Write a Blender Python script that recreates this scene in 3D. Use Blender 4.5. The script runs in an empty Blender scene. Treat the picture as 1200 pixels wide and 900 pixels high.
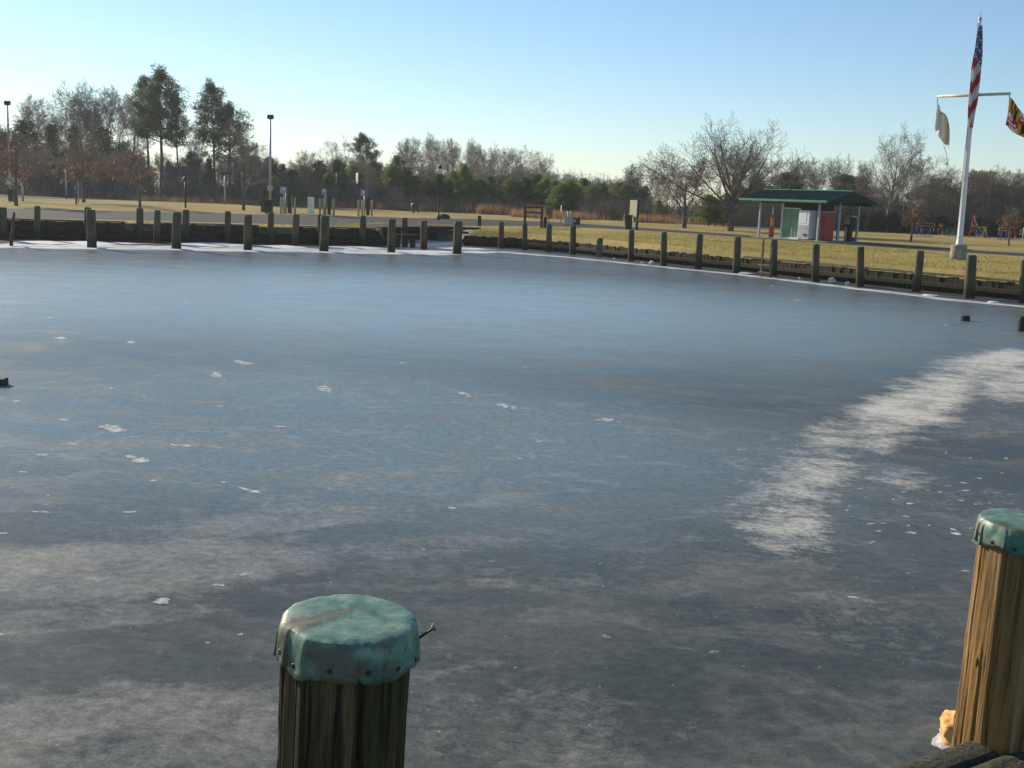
import bpy, bmesh, math, random
from mathutils import Vector, Matrix, noise
from mathutils.geometry import tessellate_polygon
import numpy as np

R = math.radians
S = bpy.context.scene
COL = S.collection
PI = math.pi

# ------------------------------------------------------------------ camera, light, exposure
EYE = 2.90                       # eye above the ice; the land lies 0.85 above the ice
F = 1300.0                       # focal length in photo pixels (1200 wide)
PITCH, ROLL = R(9.55), R(2.3)
_p, _r = PITCH, ROLL
CF = Vector((0, math.cos(_p), -math.sin(_p)))
_r0, _u0 = Vector((1, 0, 0)), Vector((0, math.sin(_p), math.cos(_p)))
CR = math.cos(_r) * _r0 + math.sin(_r) * _u0
CU = -math.sin(_r) * _r0 + math.cos(_r) * _u0
CAM = Vector((0, 0, EYE))
cd = bpy.data.cameras.new('camera')
cam = bpy.data.objects.new('camera', cd)
COL.objects.link(cam)
cd.sensor_width = 36.0
cd.lens = F / 1200 * 36
cd.clip_start = 0.05
cd.clip_end = 20000
M = Matrix((( CR.x, CU.x, -CF.x, 0), (CR.y, CU.y, -CF.y, 0), (CR.z, CU.z, -CF.z, EYE), (0, 0, 0, 1)))
cam.matrix_world = M
S.camera = cam

SUN_AZ, SUN_EL = R(-45), R(22)   # azimuth from +Y (the view), minus = left
w = bpy.data.worlds.new('World')
S.world = w
w.use_nodes = True
nt = w.node_tree
bg = nt.nodes['Background']
sky = nt.nodes.new('ShaderNodeTexSky')
sky.sky_type = 'NISHITA'
sky.sun_disc = False
sky.sun_elevation = SUN_EL
sky.sun_rotation = SUN_AZ
sky.altitude = 0
sky.air_density = 1.0
sky.dust_density = 0.08
sky.ozone_density = 4.0
nt.links.new(sky.outputs[0], bg.inputs[0])
bg.inputs[1].default_value = 0.105
sd = bpy.data.lights.new('sun', 'SUN')
sd.energy = 4.9
sd.angle = R(0.5)
sd.color = (1.0, 0.90, 0.74)
sun = bpy.data.objects.new('sun', sd)
COL.objects.link(sun)
sun.location = (-60, 40, 40)
sdir = Vector((math.sin(SUN_AZ) * math.cos(SUN_EL), math.cos(SUN_AZ) * math.cos(SUN_EL), math.sin(SUN_EL)))
sun.rotation_euler = sdir.to_track_quat('Z', 'Y').to_euler()
vs = S.view_settings
S.display_settings.display_device = 'sRGB'
vs.view_transform = 'Standard'
vs.look = 'None'
vs.gamma = 1
vs.use_curve_mapping = False
vs.exposure = 0.42
S.render.resolution_x, S.render.resolution_y = 1024, 768
S.cycles.use_denoising = True
S.cycles.max_bounces = 6
S.cycles.transparent_max_bounces = 8

LAND = 0.85

def ray(px, py):
    return CF + (px - 600) / F * CR - (py - 450) / F * CU
def at(px, py, z=LAND):
    d = ray(px, py)
    return CAM + d * ((z - EYE) / d.z)
def at_depth(px, py, k):
    return CAM + ray(px, py) * k
def at_Y(px, py, Y):             # point of a pixel ray on the upright plane at world distance Y
    d = ray(px, py)
    return CAM + d * (Y / d.y)
def z_over(B, px, py):
    d = ray(px, py)
    t = math.hypot(B[0], B[1]) / math.hypot(d.x, d.y)
    return EYE + t * d.z
def dist(B):
    return math.hypot(B[0], B[1])
def hor(px):                     # photo row of the horizon in column px
    return 231 + (px - 600) * math.tan(ROLL)
def ground_far(px, D, z=LAND):   # point on the ground in column px at depth D
    return at(px, hor(px) + F * (EYE - z) / D, z)

# ------------------------------------------------------------------ tagging
def tag(o, label=None, cat=None, group=None, kind=None):
    if label: o['label'] = label
    if cat: o['category'] = cat
    if group: o['group'] = group
    if kind: o['kind'] = kind
    return o
def thing(name, label, cat, loc=(0, 0, 0), rz=0.0, group=None):
    o = bpy.data.objects.new(name, None)
    o.empty_display_size = 0.2
    COL.objects.link(o)
    o.location = loc
    o.rotation_euler = (0, 0, rz)
    return tag(o, label, cat, group)
def dup(root, loc, rz=0.0, label=None, group=None, scale=None, rot=None):
    r = root.copy()
    COL.objects.link(r)
    r.location = loc
    r.rotation_euler = rot if rot else (0, 0, rz)
    if scale is not None:
        r.scale = scale if hasattr(scale, '__len__') else (scale,) * 3
    if label: r['label'] = label
    if group: r['group'] = group
    for ch in list(root.children):
        c = ch.copy(); COL.objects.link(c); c.parent = r
        for g in list(ch.children):
            d = g.copy(); COL.objects.link(d); d.parent = c
    return r

# ------------------------------------------------------------------ mesh builder
class MB:
    def __init__(s):
        s.v = []; s.f = []; s.mi = []; s.sm = []
    def face(s, idx, m=0, smooth=False):
        s.f.append(idx); s.mi.append(m); s.sm.append(smooth)
    def box(s, c, size, rz=0.0, m=0, bevel=0.0, M3=None):
        hx, hy, hz = size[0] / 2, size[1] / 2, size[2] / 2
        b = min(bevel, hx * .45, hy * .45, hz * .45)
        rot = M3 if M3 else Matrix.Rotation(rz, 3, 'Z')
        c = Vector(c)
        n = len(s.v)
        if b <= 0:
            for z in (-hz, hz):
                for x, y in ((-hx, -hy), (hx, -hy), (hx, hy), (-hx, hy)):
                    s.v.append(tuple(c + rot @ Vector((x, y, z))))
            for q in ((3, 2, 1, 0), (4, 5, 6, 7), (0, 1, 5, 4), (1, 2, 6, 5), (2, 3, 7, 6), (3, 0, 4, 7)):
                s.face([n + i for i in q], m)
            return
        rings = ((-hz, b), (-hz + b, 0), (hz - b, 0), (hz, b))
        for z, ins in rings:
            for sx, sy in ((-1, -1), (1, -1), (1, 1), (-1, 1)):
                X, Y = hx - ins, hy - ins
                p = [(sx * X, sy * Y - sy * b * (ins == 0)), (sx * X - sx * b * (ins == 0), sy * Y)]
                if ins: p = [(sx * X, sy * Y), (sx * X, sy * Y)]
                if sx * sy > 0: p = [p[0], p[1]]
                else: p = [p[1], p[0]]
                for x, y in p:
                    s.v.append(tuple(c + rot @ Vector((x, y, z))))
        for k in range(3):
            for i in range(8):
                j = (i + 1) % 8
                s.face([n + k * 8 + i, n + k * 8 + j, n + k * 8 + 8 + j, n + k * 8 + 8 + i], m)
        s.face([n + i for i in range(7, -1, -1)], m)
        s.face([n + 24 + i for i in range(8)], m)
    def tube(s, pts, radii, sides=6, m=0, cap=True, smooth=True):
        pts = [Vector(p) for p in pts]
        n0 = len(s.v)
        k = len(pts)
        up = None
        for i in range(k):
            a = pts[max(0, i - 1)]; b = pts[min(k - 1, i + 1)]
            d = (b - a)
            if d.length < 1e-9: d = Vector((0, 0, 1))
            d.normalize()
            if up is None:
                up = Vector((1, 0, 0)) if abs(d.x) < .8 else Vector((0, 1, 0))
            x = d.cross(up)
            if x.length < 1e-6: x = d.orthogonal()
            x.normalize()
            y = d.cross(x); up = -y if False else up
            r = radii[i] if hasattr(radii, '__len__') else radii
            for j in range(sides):
                a_ = 2 * PI * j / sides
                s.v.append(tuple(pts[i] + x * (r * math.cos(a_)) + y * (r * math.sin(a_))))
        for i in range(k - 1):
            for j in range(sides):
                jj = (j + 1) % sides
                s.face([n0 + i * sides + j, n0 + i * sides + jj, n0 + (i + 1) * sides + jj, n0 + (i + 1) * sides + j], m, smooth)
        if cap:
            s.face([n0 + j for j in range(sides - 1, -1, -1)], m)
            s.face([n0 + (k - 1) * sides + j for j in range(sides)], m)
    def lathe(s, prof, sides=24, c=(0, 0, 0), m=0, smooth=True, cap=True):
        n0 = len(s.v)
        for r, z in prof:
            for j in range(sides):
                a = 2 * PI * j / sides
                s.v.append((c[0] + r * math.cos(a), c[1] + r * math.sin(a), c[2] + z))
        for i in range(len(prof) - 1):
            for j in range(sides):
                jj = (j + 1) % sides
                s.face([n0 + i * sides + j, n0 + i * sides + jj, n0 + (i + 1) * sides + jj, n0 + (i + 1) * sides + j], m, smooth)
        if cap:
            s.face([n0 + j for j in range(sides - 1, -1, -1)], m)
            s.face([n0 + (len(prof) - 1) * sides + j for j in range(sides)], m)
    def prism(s, poly, y0, y1, m=0, fn=None):   # poly in (x,z), extruded along y
        n0 = len(s.v); k = len(poly)
        for y in (y0, y1):
            for x, z in poly:
                p = (x, y, z)
                s.v.append(tuple(fn(p)) if fn else p)
        for i in range(k):
            j = (i + 1) % k
            s.face([n0 + i, n0 + j, n0 + k + j, n0 + k + i], m)
        s.face([n0 + i for i in range(k - 1, -1, -1)], m)
        s.face([n0 + k + i for i in range(k)], m)
    def build(s, name, mats, parent=None, loc=None, rz=None):
        me = bpy.data.meshes.new(name)
        me.from_pydata(s.v, [], s.f)
        if not isinstance(mats, (list, tuple)): mats = [mats]
        for m in mats: me.materials.append(m)
        if len(mats) > 1: me.polygons.foreach_set('material_index', s.mi)
        me.polygons.foreach_set('use_smooth', s.sm)
        me.update()
        o = bpy.data.objects.new(name, me)
        COL.objects.link(o)
        if parent: o.parent = parent
        if loc is not None: o.location = loc
        if rz is not None: o.rotation_euler = (0, 0, rz)
        return o
def merge(o, d=1e-4):
    bm = bmesh.new(); bm.from_mesh(o.data)
    bmesh.ops.remove_doubles(bm, verts=bm.verts, dist=d)
    bmesh.ops.recalc_face_normals(bm, faces=bm.faces)
    bm.to_mesh(o.data); bm.free()
    return o

# ------------------------------------------------------------------ materials
def newmat(name):
    m = bpy.data.materials.new(name)
    m.use_nodes = True
    return m, m.node_tree, m.node_tree.nodes['Principled BSDF']
def N(t, typ, **kw):
    n = t.nodes.new(typ)
    for k, v in kw.items(): setattr(n, k, v)
    return n
def setin(n, **kw):
    for k, v in kw.items(): n.inputs[k].default_value = v
def vec_coord(t, scale=(1, 1, 1), rand=True, coord='Object'):
    tc = N(t, 'ShaderNodeTexCoord')
    mp = N(t, 'ShaderNodeMapping')
    mp.inputs['Scale'].default_value = scale
    t.links.new(tc.outputs[coord], mp.inputs['Vector'])
    if rand:
        oi = N(t, 'ShaderNodeObjectInfo')
        mu = N(t, 'ShaderNodeMath', operation='MULTIPLY'); mu.inputs[1].default_value = 37.0
        t.links.new(oi.outputs['Random'], mu.inputs[0])
        cb = N(t, 'ShaderNodeCombineXYZ')
        for i in range(3): t.links.new(mu.outputs[0], cb.inputs[i])
        t.links.new(cb.outputs[0], mp.inputs['Location'])
    return mp.outputs[0]
def noise_tex(t, vec, scale, detail=4, rough=.55, dist_=0.0):
    n = N(t, 'ShaderNodeTexNoise')
    setin(n, Scale=scale, Detail=detail, Roughness=rough, Distortion=dist_)
    t.links.new(vec, n.inputs['Vector'])
    return n.outputs['Fac']
def ramp(t, fac, stops, interp='LINEAR'):
    r = N(t, 'ShaderNodeValToRGB')
    r.color_ramp.interpolation = interp
    e = r.color_ramp.elements
    while len(e) < len(stops): e.new(.5)
    for i, (p, c) in enumerate(stops):
        e[i].position = p
        e[i].color = (c[0], c[1], c[2], 1) if hasattr(c, '__len__') else (c, c, c, 1)
    t.links.new(fac, r.inputs[0])
    return r.outputs[0]
def math_(t, op, a, b=None, clamp=False):
    n = N(t, 'ShaderNodeMath', operation=op, use_clamp=clamp)
    for i, x in enumerate((a, b)):
        if x is None: continue
        if isinstance(x, (int, float)): n.inputs[i].default_value = x
        else: t.links.new(x, n.inputs[i])
    return n.outputs[0]
def mixc(t, fac, a, b, blend='MIX'):
    n = N(t, 'ShaderNodeMix', data_type='RGBA', blend_type=blend)
    for sock, x in ((n.inputs[0], fac), (n.inputs[6], a), (n.inputs[7], b)):
        if isinstance(x, (int, float)): sock.default_value = x
        elif hasattr(x, '__len__'): sock.default_value = (x[0], x[1], x[2], 1)
        else: t.links.new(x, sock)
    return n.outputs[2]
def bump(t, h, strength, distance, bsdf):
    b = N(t, 'ShaderNodeBump')
    setin(b, Strength=strength, Distance=distance)
    t.links.new(h, b.inputs['Height'])
    t.links.new(b.outputs[0], bsdf.inputs['Normal'])
def pm(name, c1, c2=None, scale=3.0, rough=.7, metal=0.0, bmp=0.0, stretch=(1, 1, 1), spec=.4, detail=5):
    m, t, b = newmat(name)
    setin(b, Roughness=rough, Metallic=metal)
    b.inputs['Specular IOR Level'].default_value = spec
    if c2 is None: c2 = tuple(x * .72 for x in c1)
    v = vec_coord(t, stretch)
    n = noise_tex(t, v, scale, detail)
    c = ramp(t, n, [(.37, c2), (.63, c1)])
    t.links.new(c, b.inputs['Base Color'])
    if bmp: bump(t, n, bmp, .02, b)
    return m
def leafmat(name, c1, c2, trans=.3):
    m, t, b = newmat(name)
    v = vec_coord(t, rand=True)
    n = noise_tex(t, v, .9, 3)
    n2 = noise_tex(t, v, 7.0, 2)
    c = ramp(t, math_(t, 'ADD', math_(t, 'MULTIPLY', n, .65), math_(t, 'MULTIPLY', n2, .35)), [(.36, c2), (.62, c1)])
    oi = N(t, 'ShaderNodeObjectInfo')
    hs = N(t, 'ShaderNodeHueSaturation')
    t.links.new(math_(t, 'ADD', math_(t, 'MULTIPLY', oi.outputs['Random'], .5), .75), hs.inputs['Value'])
    t.links.new(c, hs.inputs['Color'])
    t.links.new(hs.outputs[0], b.inputs['Base Color'])
    setin(b, Roughness=.6); b.inputs['Specular IOR Level'].default_value = .25
    tr = N(t, 'ShaderNodeBsdfTranslucent')
    t.links.new(hs.outputs[0], tr.inputs[0])
    mx = N(t, 'ShaderNodeMixShader'); mx.inputs[0].default_value = trans
    t.links.new(b.outputs[0], mx.inputs[1]); t.links.new(tr.outputs[0], mx.inputs[2])
    t.links.new(mx.outputs[0], t.nodes['Material Output'].inputs[0])
    return m

MT = {}
MT['bark'] = pm('bark', (.17, .135, .10), (.08, .065, .05), 4, .9, bmp=.4, stretch=(1, 1, .3))
MT['bark_grey'] = pm('bark_grey', (.20, .17, .14), (.10, .085, .07), 3, .9, stretch=(1, 1, .3))
MT['bark_pine'] = pm('bark_pine', (.16, .105, .07), (.07, .05, .035), 3, .9, stretch=(1, 1, .4))
MT['twig'] = pm('twig', (.31, .26, .20), (.18, .148, .115), 1.2, .9)
MT['twig_red'] = pm('twig_red', (.30, .225, .165), (.17, .125, .09), 1.2, .9)
MT['needle'] = leafmat('needle', (.110, .150, .050), (.042, .066, .025), .38)
MT['needle_bright'] = leafmat('needle_bright', (.22, .30, .05), (.09, .145, .027), .45)
MT['needle_dark'] = leafmat('needle_dark', (.085, .10, .045), (.035, .045, .022), .3)
MT['leaf_brown'] = leafmat('leaf_brown', (.42, .21, .065), (.20, .10, .04), .45)
MT['broomsedge'] = leafmat('broomsedge', (.44, .25, .11), (.24, .15, .075), .3)
MT['brush'] = pm('brush', (.27, .225, .155), (.12, .10, .07), .35, .9)
MT['galv'] = pm('galvanised_steel', (.42, .43, .44), (.33, .34, .35), 3, .45, .6)
MT['grey_paint'] = pm('grey_paint', (.45, .46, .47), (.36, .37, .38), 3, .5)
MT['dark_metal'] = pm('dark_metal', (.035, .035, .035), (.02, .02, .02), 3, .5)
MT['white_paint'] = pm('white_paint', (.80, .79, .76), (.70, .69, .66), 3, .4)
MT['cream'] = pm('cream_paint', (.62, .56, .42), (.50, .45, .33), 3, .5)
MT['green_roof'] = pm('green_roof', (.008, .050, .030), (.005, .034, .020), 2, .6, spec=.15, stretch=(1, 1, 1))
MT['green_trim'] = pm('green_trim', (.06, .24, .13), (.045, .18, .10), 2, .5)
MT['green_side'] = pm('green_siding', (.22, .34, .23), (.15, .25, .165), 2, .5)
MT['dark_wall'] = pm('dark_wall', (.045, .04, .05), (.03, .028, .032), 2, .8)
MT['red'] = pm('red_paint', (.36, .018, .015), (.28, .014, .012), 2, .4)
MT['orange_red'] = pm('orange_red_paint', (.58, .075, .035), (.46, .055, .03), 2, .5)
MT['yellow'] = pm('yellow_paint', (.72, .40, .05), (.6, .32, .04), 2, .5)
MT['concrete'] = pm('concrete', (.36, .32, .25), (.20, .18, .14), 5, .9, bmp=.3)
MT['black_plastic'] = pm('black_plastic', (.022, .022, .025), (.014, .014, .016), 3, .5)
MT['green_plastic'] = pm('green_plastic', (.02, .065, .055), (.013, .045, .038), 3, .5)
MT['tan'] = pm('tan_paint', (.48, .42, .26), (.40, .35, .22), 3, .6)
MT['brown_wood'] = pm('brown_wood', (.075, .05, .032), (.035, .024, .016), 4, .8, stretch=(3, 3, .4))
MT['blue_board'] = pm('blue_board', (.42, .52, .62), (.36, .45, .55), 2, .4)
MT['white_board'] = pm('white_board', (.75, .74, .72), (.68, .67, .65), 2, .4)
MT['rock'] = pm('rock', (.07, .065, .06), (.035, .033, .03), 5, .9, bmp=.4)
MT['glass'] = pm('lamp_glass', (.85, .85, .82), (.8, .8, .77), 2, .2)
MT['foam_white'] = pm('foam_white', (.80, .78, .72), (.62, .60, .55), 6, .7)
MT['foam_yellow'] = pm('foam_yellow', (.74, .43, .13), (.50, .24, .06), 14, .8, bmp=.5)
MT['purple_tube'] = pm('purple_tube', (.12, .045, .40), (.09, .035, .32), 2, .4)
MT['orange_tube'] = pm('orange_tube', (.60, .30, .06), (.5, .24, .05), 2, .4)
MT['green_tube'] = pm('green_tube', (.04, .20, .12), (.03, .16, .1), 2, .4)
MT['red_tube'] = pm('red_tube', (.42, .08, .05), (.35, .06, .04), 2, .4)
MT['blue_tube'] = pm('blue_tube', (.07, .11, .45), (.05, .08, .38), 2, .4)
MT['white_tube'] = pm('white_tube', (.8, .78, .75), (.7, .68, .65), 2, .4)
MT['nail'] = pm('rusty_nail', (.34, .22, .12), (.20, .12, .07), 20, .55, .4)

def pile_mat(name, warm, wet_z=.45):
    """weathered round timber: grain along z, cracks, green algae, wet dark foot"""
    m, t, b = newmat(name)
    v = vec_coord(t, (16, 16, .9))
    g = noise_tex(t, v, 1.0, 7, .65)
    v2 = vec_coord(t, (1.2, 1.2, .5))
    g2 = noise_tex(t, v2, 2.2, 4)
    c = ramp(t, g, [(.28, warm[0]), (.5, warm[1]), (.72, warm[2])])
    c = mixc(t, math_(t, 'MULTIPLY', ramp(t, g2, [(.45, 0), (.66, 1)]), .55), c, warm[3])
    tc = N(t, 'ShaderNodeTexCoord'); sx = N(t, 'ShaderNodeSeparateXYZ')
    t.links.new(tc.outputs['Object'], sx.inputs[0])
    zz = math_(t, 'ADD', sx.outputs[2], math_(t, 'MULTIPLY', g2, .3))
    wet = N(t, 'ShaderNodeMapRange'); setin(wet, **{'From Min': wet_z - .05, 'From Max': wet_z + .35, 'To Min': 1.0, 'To Max': 0.0})
    t.links.new(zz, wet.inputs[0])
    c = mixc(t, math_(t, 'MULTIPLY', wet.outputs[0], .8), c, (.025, .022, .014))
    t.links.new(c, b.inputs['Base Color'])
    setin(b, Roughness=.85); b.inputs['Specular IOR Level'].default_value = .25
    bump(t, g, .7, .015, b)
    return m
MT['pile'] = pile_mat('piling_wood', [(.04, .033, .02), (.11, .088, .052), (.21, .165, .10), (.06, .08, .025)])
MT['plank'] = pile_mat('bulkhead_wood', [(.014, .013, .008), (.045, .036, .02), (.115, .083, .042), (.024, .038, .010)], .15)
MT['waler'] = pm('waler_wood', (.22, .19, .11), (.09, .075, .04), 3, .9, bmp=.4, stretch=(1, 1, 5))
MT['mossy_wood'] = pm('mossy_wood', (.21, .22, .075), (.10, .105, .04), 3, .9, bmp=.4)

# ------------------------------------------------------------------ ground plan
def W2(px, py, z=0.0):
    p = at(px, py, z); return Vector((p.x, p.y))
LW0, LW1 = W2(-80, 277.2), W2(448, 287.6)
ldir = (LW1 - LW0).normalized()
LWX = LW0 - ldir * 45
rw_px = [(541, 287.6), (605, 291), (671, 297), (765, 307.5), (863, 317.5), (1008, 333.5), (1199, 353.5)]
RW = [W2(*p) for p in rw_px]
rdir = (RW[-1] - RW[-2]).normalized()
RW.append(RW[-1] + rdir * 30)
def inland(P, i):                # move the wall line landwards of the pile line
    a = RW[max(0, i - 1)]; b = RW[min(len(RW) - 1, i + 1)]
    d = (b - a).normalized()
    return P + Vector((-d.y, d.x)) * 0.42
RWALL = [inland(p, i) for i, p in enumerate(RW)]
# shore of the small inlet between the two walls
INL = [W2(452, 284.6), W2(462, 280.5), W2(495, 279.5), W2(525, 281.5), W2(538, 284.4)]
coast = [LWX, LW1] + INL + RWALL
def land_edge():
    out = []
    k = len(coast)
    for i, p in enumerate(coast):
        a = coast[max(0, i - 1)]; b = coast[min(k - 1, i + 1)]
        d = (b - a).normalized(); n = Vector((-d.y, d.x))
        if n.y < 0 and i < 2: n = -n
        wdt = 1.6 if 2 <= i <= 6 else (.75 if i > 6 else .10)
        out.append(p + n * wdt)
    return out
EDGE = land_edge()
FAR = 1000
poly = [Vector((-FAR, EDGE[0].y))] + EDGE + [Vector((FAR, EDGE[-1].y - 20)), Vector((FAR, FAR)), Vector((-FAR, FAR))]

def ground_material():
    m, t, b = newmat('winter_grass')
    v = vec_coord(t, rand=False)
    a = noise_tex(t, v, .10, 6, .6, .6)
    c_ = noise_tex(t, v, 1.3, 5, .65)
    f = noise_tex(t, v, 14.0, 3, .7)
    c = ramp(t, a, [(.36, (.235, .20, .05)), (.5, (.38, .285, .085)), (.62, (.50, .345, .115))])
    c = mixc(t, math_(t, 'MULTIPLY', ramp(t, c_, [(.38, 0), (.62, 1)]), .45), c, (.19, .145, .055))
    c = mixc(t, math_(t, 'MULTIPLY', ramp(t, f, [(.35, 0), (.7, 1)]), .4), c, (.52, .40, .17))
    t.links.new(c, b.inputs['Base Color'])
    setin(b, Roughness=.95); b.inputs['Specular IOR Level'].default_value = .1
    bump(t, math_(t, 'ADD', f, c_), .9, .08, b)
    return m
MT['grass'] = ground_material()
def flat_poly(name, pts, z, mat, kind='structure'):
    tri = tessellate_polygon([[Vector((p[0], p[1], 0)) for p in pts]])
    me = bpy.data.meshes.new(name)
    me.from_pydata([(p[0], p[1], z) for p in pts], [], [tuple(q) for q in tri])
    bm = bmesh.new(); bm.from_mesh(me)
    for f in bm.faces:
        f.normal_update()
        if f.normal.z < 0: f.normal_flip()
    bm.to_mesh(me); bm.free()
    me.materials.append(mat)
    o = bpy.data.objects.new(name, me); COL.objects.link(o)
    if kind: o['kind'] = kind
    return o
flat_poly('ground', poly, LAND, MT['grass'])
# bank: the earth face from the lawn edge down under the ice
MT['bank'] = pm('bank_earth', (.22, .17, .10), (.09, .075, .045), 1.5, .95, bmp=.6)
mb = MB()
low = []
for i, p in enumerate(EDGE):
    if 2 <= i <= 6:
        q = coast[i]
        low.append((q.x, q.y, -.06))
    elif i > 6:
        q = coast[i]; low.append((q.x, q.y, .47))
    else:
        low.append((p.x, p.y, -.3))
k = len(EDGE)
for i in range(k): mb.v += [(EDGE[i].x, EDGE[i].y, LAND - .002), low[i]]
for i in range(k - 1): mb.face([2 * i, 2 * i + 1, 2 * i + 3, 2 * i + 2], 1 if i > 6 else 0)
tag(mb.build('bank', [MT['bank'], MT['grass']]), kind='structure')

# roads
MT['asphalt'] = pm('asphalt', (.058, .055, .053), (.038, .037, .036), .8, .95, detail=8, spec=.12)
MT['far_asphalt'] = pm('pinkish_gravel', (.24, .18, .15), (.18, .14, .115), .6, .95, detail=8, spec=.12)
def road(name, up, dn, z, mat):
    pts = [W2(x, y, z) for x, y in up] + [W2(x, y, z) for x, y in reversed(dn)]
    return flat_poly(name, pts, z, mat)
road('road', [(-250, 238.6), (0, 244), (100, 246.2), (300, 251.2), (450, 254.6), (560, 256.8), (660, 260.5), (760, 267.4), (850, 273.8), (1000, 284.2), (1110, 291.2), (1200, 296.6), (1400, 306)],
     [(-250, 250.5), (0, 255), (100, 256.7), (300, 261.8), (430, 266.2), (500, 265.6), (560, 264.6), (640, 265), (760, 270.0), (850, 276.4), (1000, 287.4), (1110, 294.6), (1200, 300.2), (1400, 310)], LAND + .006, MT['asphalt'])
road('far_road', [(-250, 221.5), (0, 228.4), (150, 231.8), (300, 237), (420, 241.2)], [(-250, 224.5), (0, 231.6), (150, 235.2), (300, 240.2), (420, 243.6)], LAND + .006, MT['asphalt'])
road('gravel_road', [(560, 248.6), (700, 253.6), (850, 260.2), (900, 263.0), (1000, 268.2)], [(560, 250.8), (700, 257.0), (850, 264.4), (900, 267.2), (1000, 272.0)], LAND + .006, MT['far_asphalt'])

# ------------------------------------------------------------------ ice
def ice_material():
    m, t, b = newmat('lake_ice')
    tc = N(t, 'ShaderNodeTexCoord')
    P = tc.outputs['Object']
    wn = N(t, 'ShaderNodeTexNoise'); setin(wn, Scale=.55, Detail=5, Roughness=.6)
    t.links.new(P, wn.inputs['Vector'])
    sub = N(t, 'ShaderNodeVectorMath', operation='SUBTRACT'); sub.inputs[1].default_value = (.5, .5, .5)
    t.links.new(wn.outputs['Color'], sub.inputs[0])
    def warped(k):
        sc = N(t, 'ShaderNodeVectorMath', operation='SCALE'); sc.inputs['Scale'].default_value = k
        t.links.new(sub.outputs[0], sc.inputs[0])
        ad = N(t, 'ShaderNodeVectorMath', operation='ADD')
        t.links.new(P, ad.inputs[0]); t.links.new(sc.outputs[0], ad.inputs[1])
        return ad.outputs[0]
    PW = warped(1.1)
    PW2 = warped(.8)
    def ell(px, py, rx, ry, ang=0, vec=None, soft=(.55, 1.15)):
        """mask for frost or painted sheen: an ellipse on the ice, soft edged"""
        a = R(ang)
        c = at(px, py, 0)
        A = at(px + rx * math.cos(a), py + rx * math.sin(a), 0) - c
        B = at(px - ry * math.sin(a), py + ry * math.cos(a), 0) - c
        Mx = np.linalg.inv(np.array([[A.x, B.x], [A.y, B.y]]))
        s = N(t, 'ShaderNodeVectorMath', operation='SUBTRACT'); s.inputs[1].default_value = (c.x, c.y, 0)
        t.links.new(vec or PW, s.inputs[0])
        cb = N(t, 'ShaderNodeCombineXYZ')
        for i in range(2):
            d = N(t, 'ShaderNodeVectorMath', operation='DOT_PRODUCT')
            d.inputs[1].default_value = (Mx[i][0], Mx[i][1], 0)
            t.links.new(s.outputs[0], d.inputs[0])
            t.links.new(d.outputs['Value'], cb.inputs[i])
        ln = N(t, 'ShaderNodeVectorMath', operation='LENGTH')
        t.links.new(cb.outputs[0], ln.inputs[0])
        mr = N(t, 'ShaderNodeMapRange', interpolation_type='SMOOTHSTEP')
        setin(mr, **{'From Min': soft[0], 'From Max': soft[1], 'To Min': 1.0, 'To Max': 0.0})
        t.links.new(ln.outputs['Value'], mr.inputs[0])
        return mr.outputs[0]
    def union(l, wts=None):
        o = None
        for i, x in enumerate(l):
            if wts and wts[i] != 1: x = math_(t, 'MULTIPLY', x, wts[i])
            o = x if o is None else math_(t, 'MAXIMUM', o, x)
        return o
    # strong white frost, right of the middle
    strong = union([
        ell(1085, 466, 105, 54, -24, PW2, (.2, 1.15)), ell(1165, 424, 95, 25, -8, PW2, (.25, 1.15)), ell(1040, 500, 80, 44, -20, PW2, (.2, 1.2)),
        ell(938, 558, 98, 64, -10, PW2, (.2, 1.15)), ell(925, 615, 85, 48, 14, PW2, (.2, 1.15)), ell(985, 508, 75, 46, -35, PW2, (.2, 1.2)), ell(870, 560, 46, 60, 0, PW2, (.2, 1.2)),
        ell(1050, 560, 80, 26, 0, PW2, (.2, 1.2)), ell(1150, 590, 110, 30, 5, PW2, (.2, 1.2)), ell(1200, 445, 70, 40, 0, PW2, (.2, 1.2))],
        [1, .95, .72, .66, .70, .50, .28, .30, .22, .85])
    # faint grey frost, nearer the pier
    faint = union([
        ell(150, 850, 300, 75, -4, PW2), ell(160, 660, 260, 46, -4, PW2), ell(110, 720, 190, 20, -3, PW2), ell(640, 850, 230, 62, 4, PW2), ell(520, 780, 90, 28, 0, PW2),
        ell(1000, 720, 110, 40, 10, PW2), ell(450, 560, 140, 16, -5), ell(520, 640, 150, 16, -3), ell(320, 610, 190, 22, -4), ell(620, 680, 120, 18, -3),
        ell(1150, 500, 70, 22, -5), ell(760, 610, 120, 60, 0)],
        [.72, .98, .62, .42, .45, .40, .5, .5, .7, .35, .5, .0])
    # streaks drawn out by the wind
    mp = N(t, 'ShaderNodeMapping'); mp.inputs['Scale'].default_value = (.52, 1.0, 1); mp.inputs['Rotation'].default_value = (0, 0, R(14))
    t.links.new(PW, mp.inputs['Vector'])
    st = noise_tex(t, mp.outputs[0], 1.15, 10, .66, .7)
    st2 = noise_tex(t, mp.outputs[0], .42, 9, .68, 1.0)
    mp2 = N(t, 'ShaderNodeMapping'); mp2.inputs['Scale'].default_value = (.8, 1.0, 1); mp2.inputs['Rotation'].default_value = (0, 0, R(-6))
    t.links.new(P, mp2.inputs['Vector'])
    gr = noise_tex(t, mp2.outputs[0], 13.0, 8, .72)
    gr2 = noise_tex(t, mp2.outputs[0], 2.6, 8, .7, .4)
    gr3 = noise_tex(t, P, 48.0, 4, .7)
    gr = math_(t, 'ADD', math_(t, 'MULTIPLY', gr, .62), math_(t, 'MULTIPLY', gr3, .38))
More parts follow.
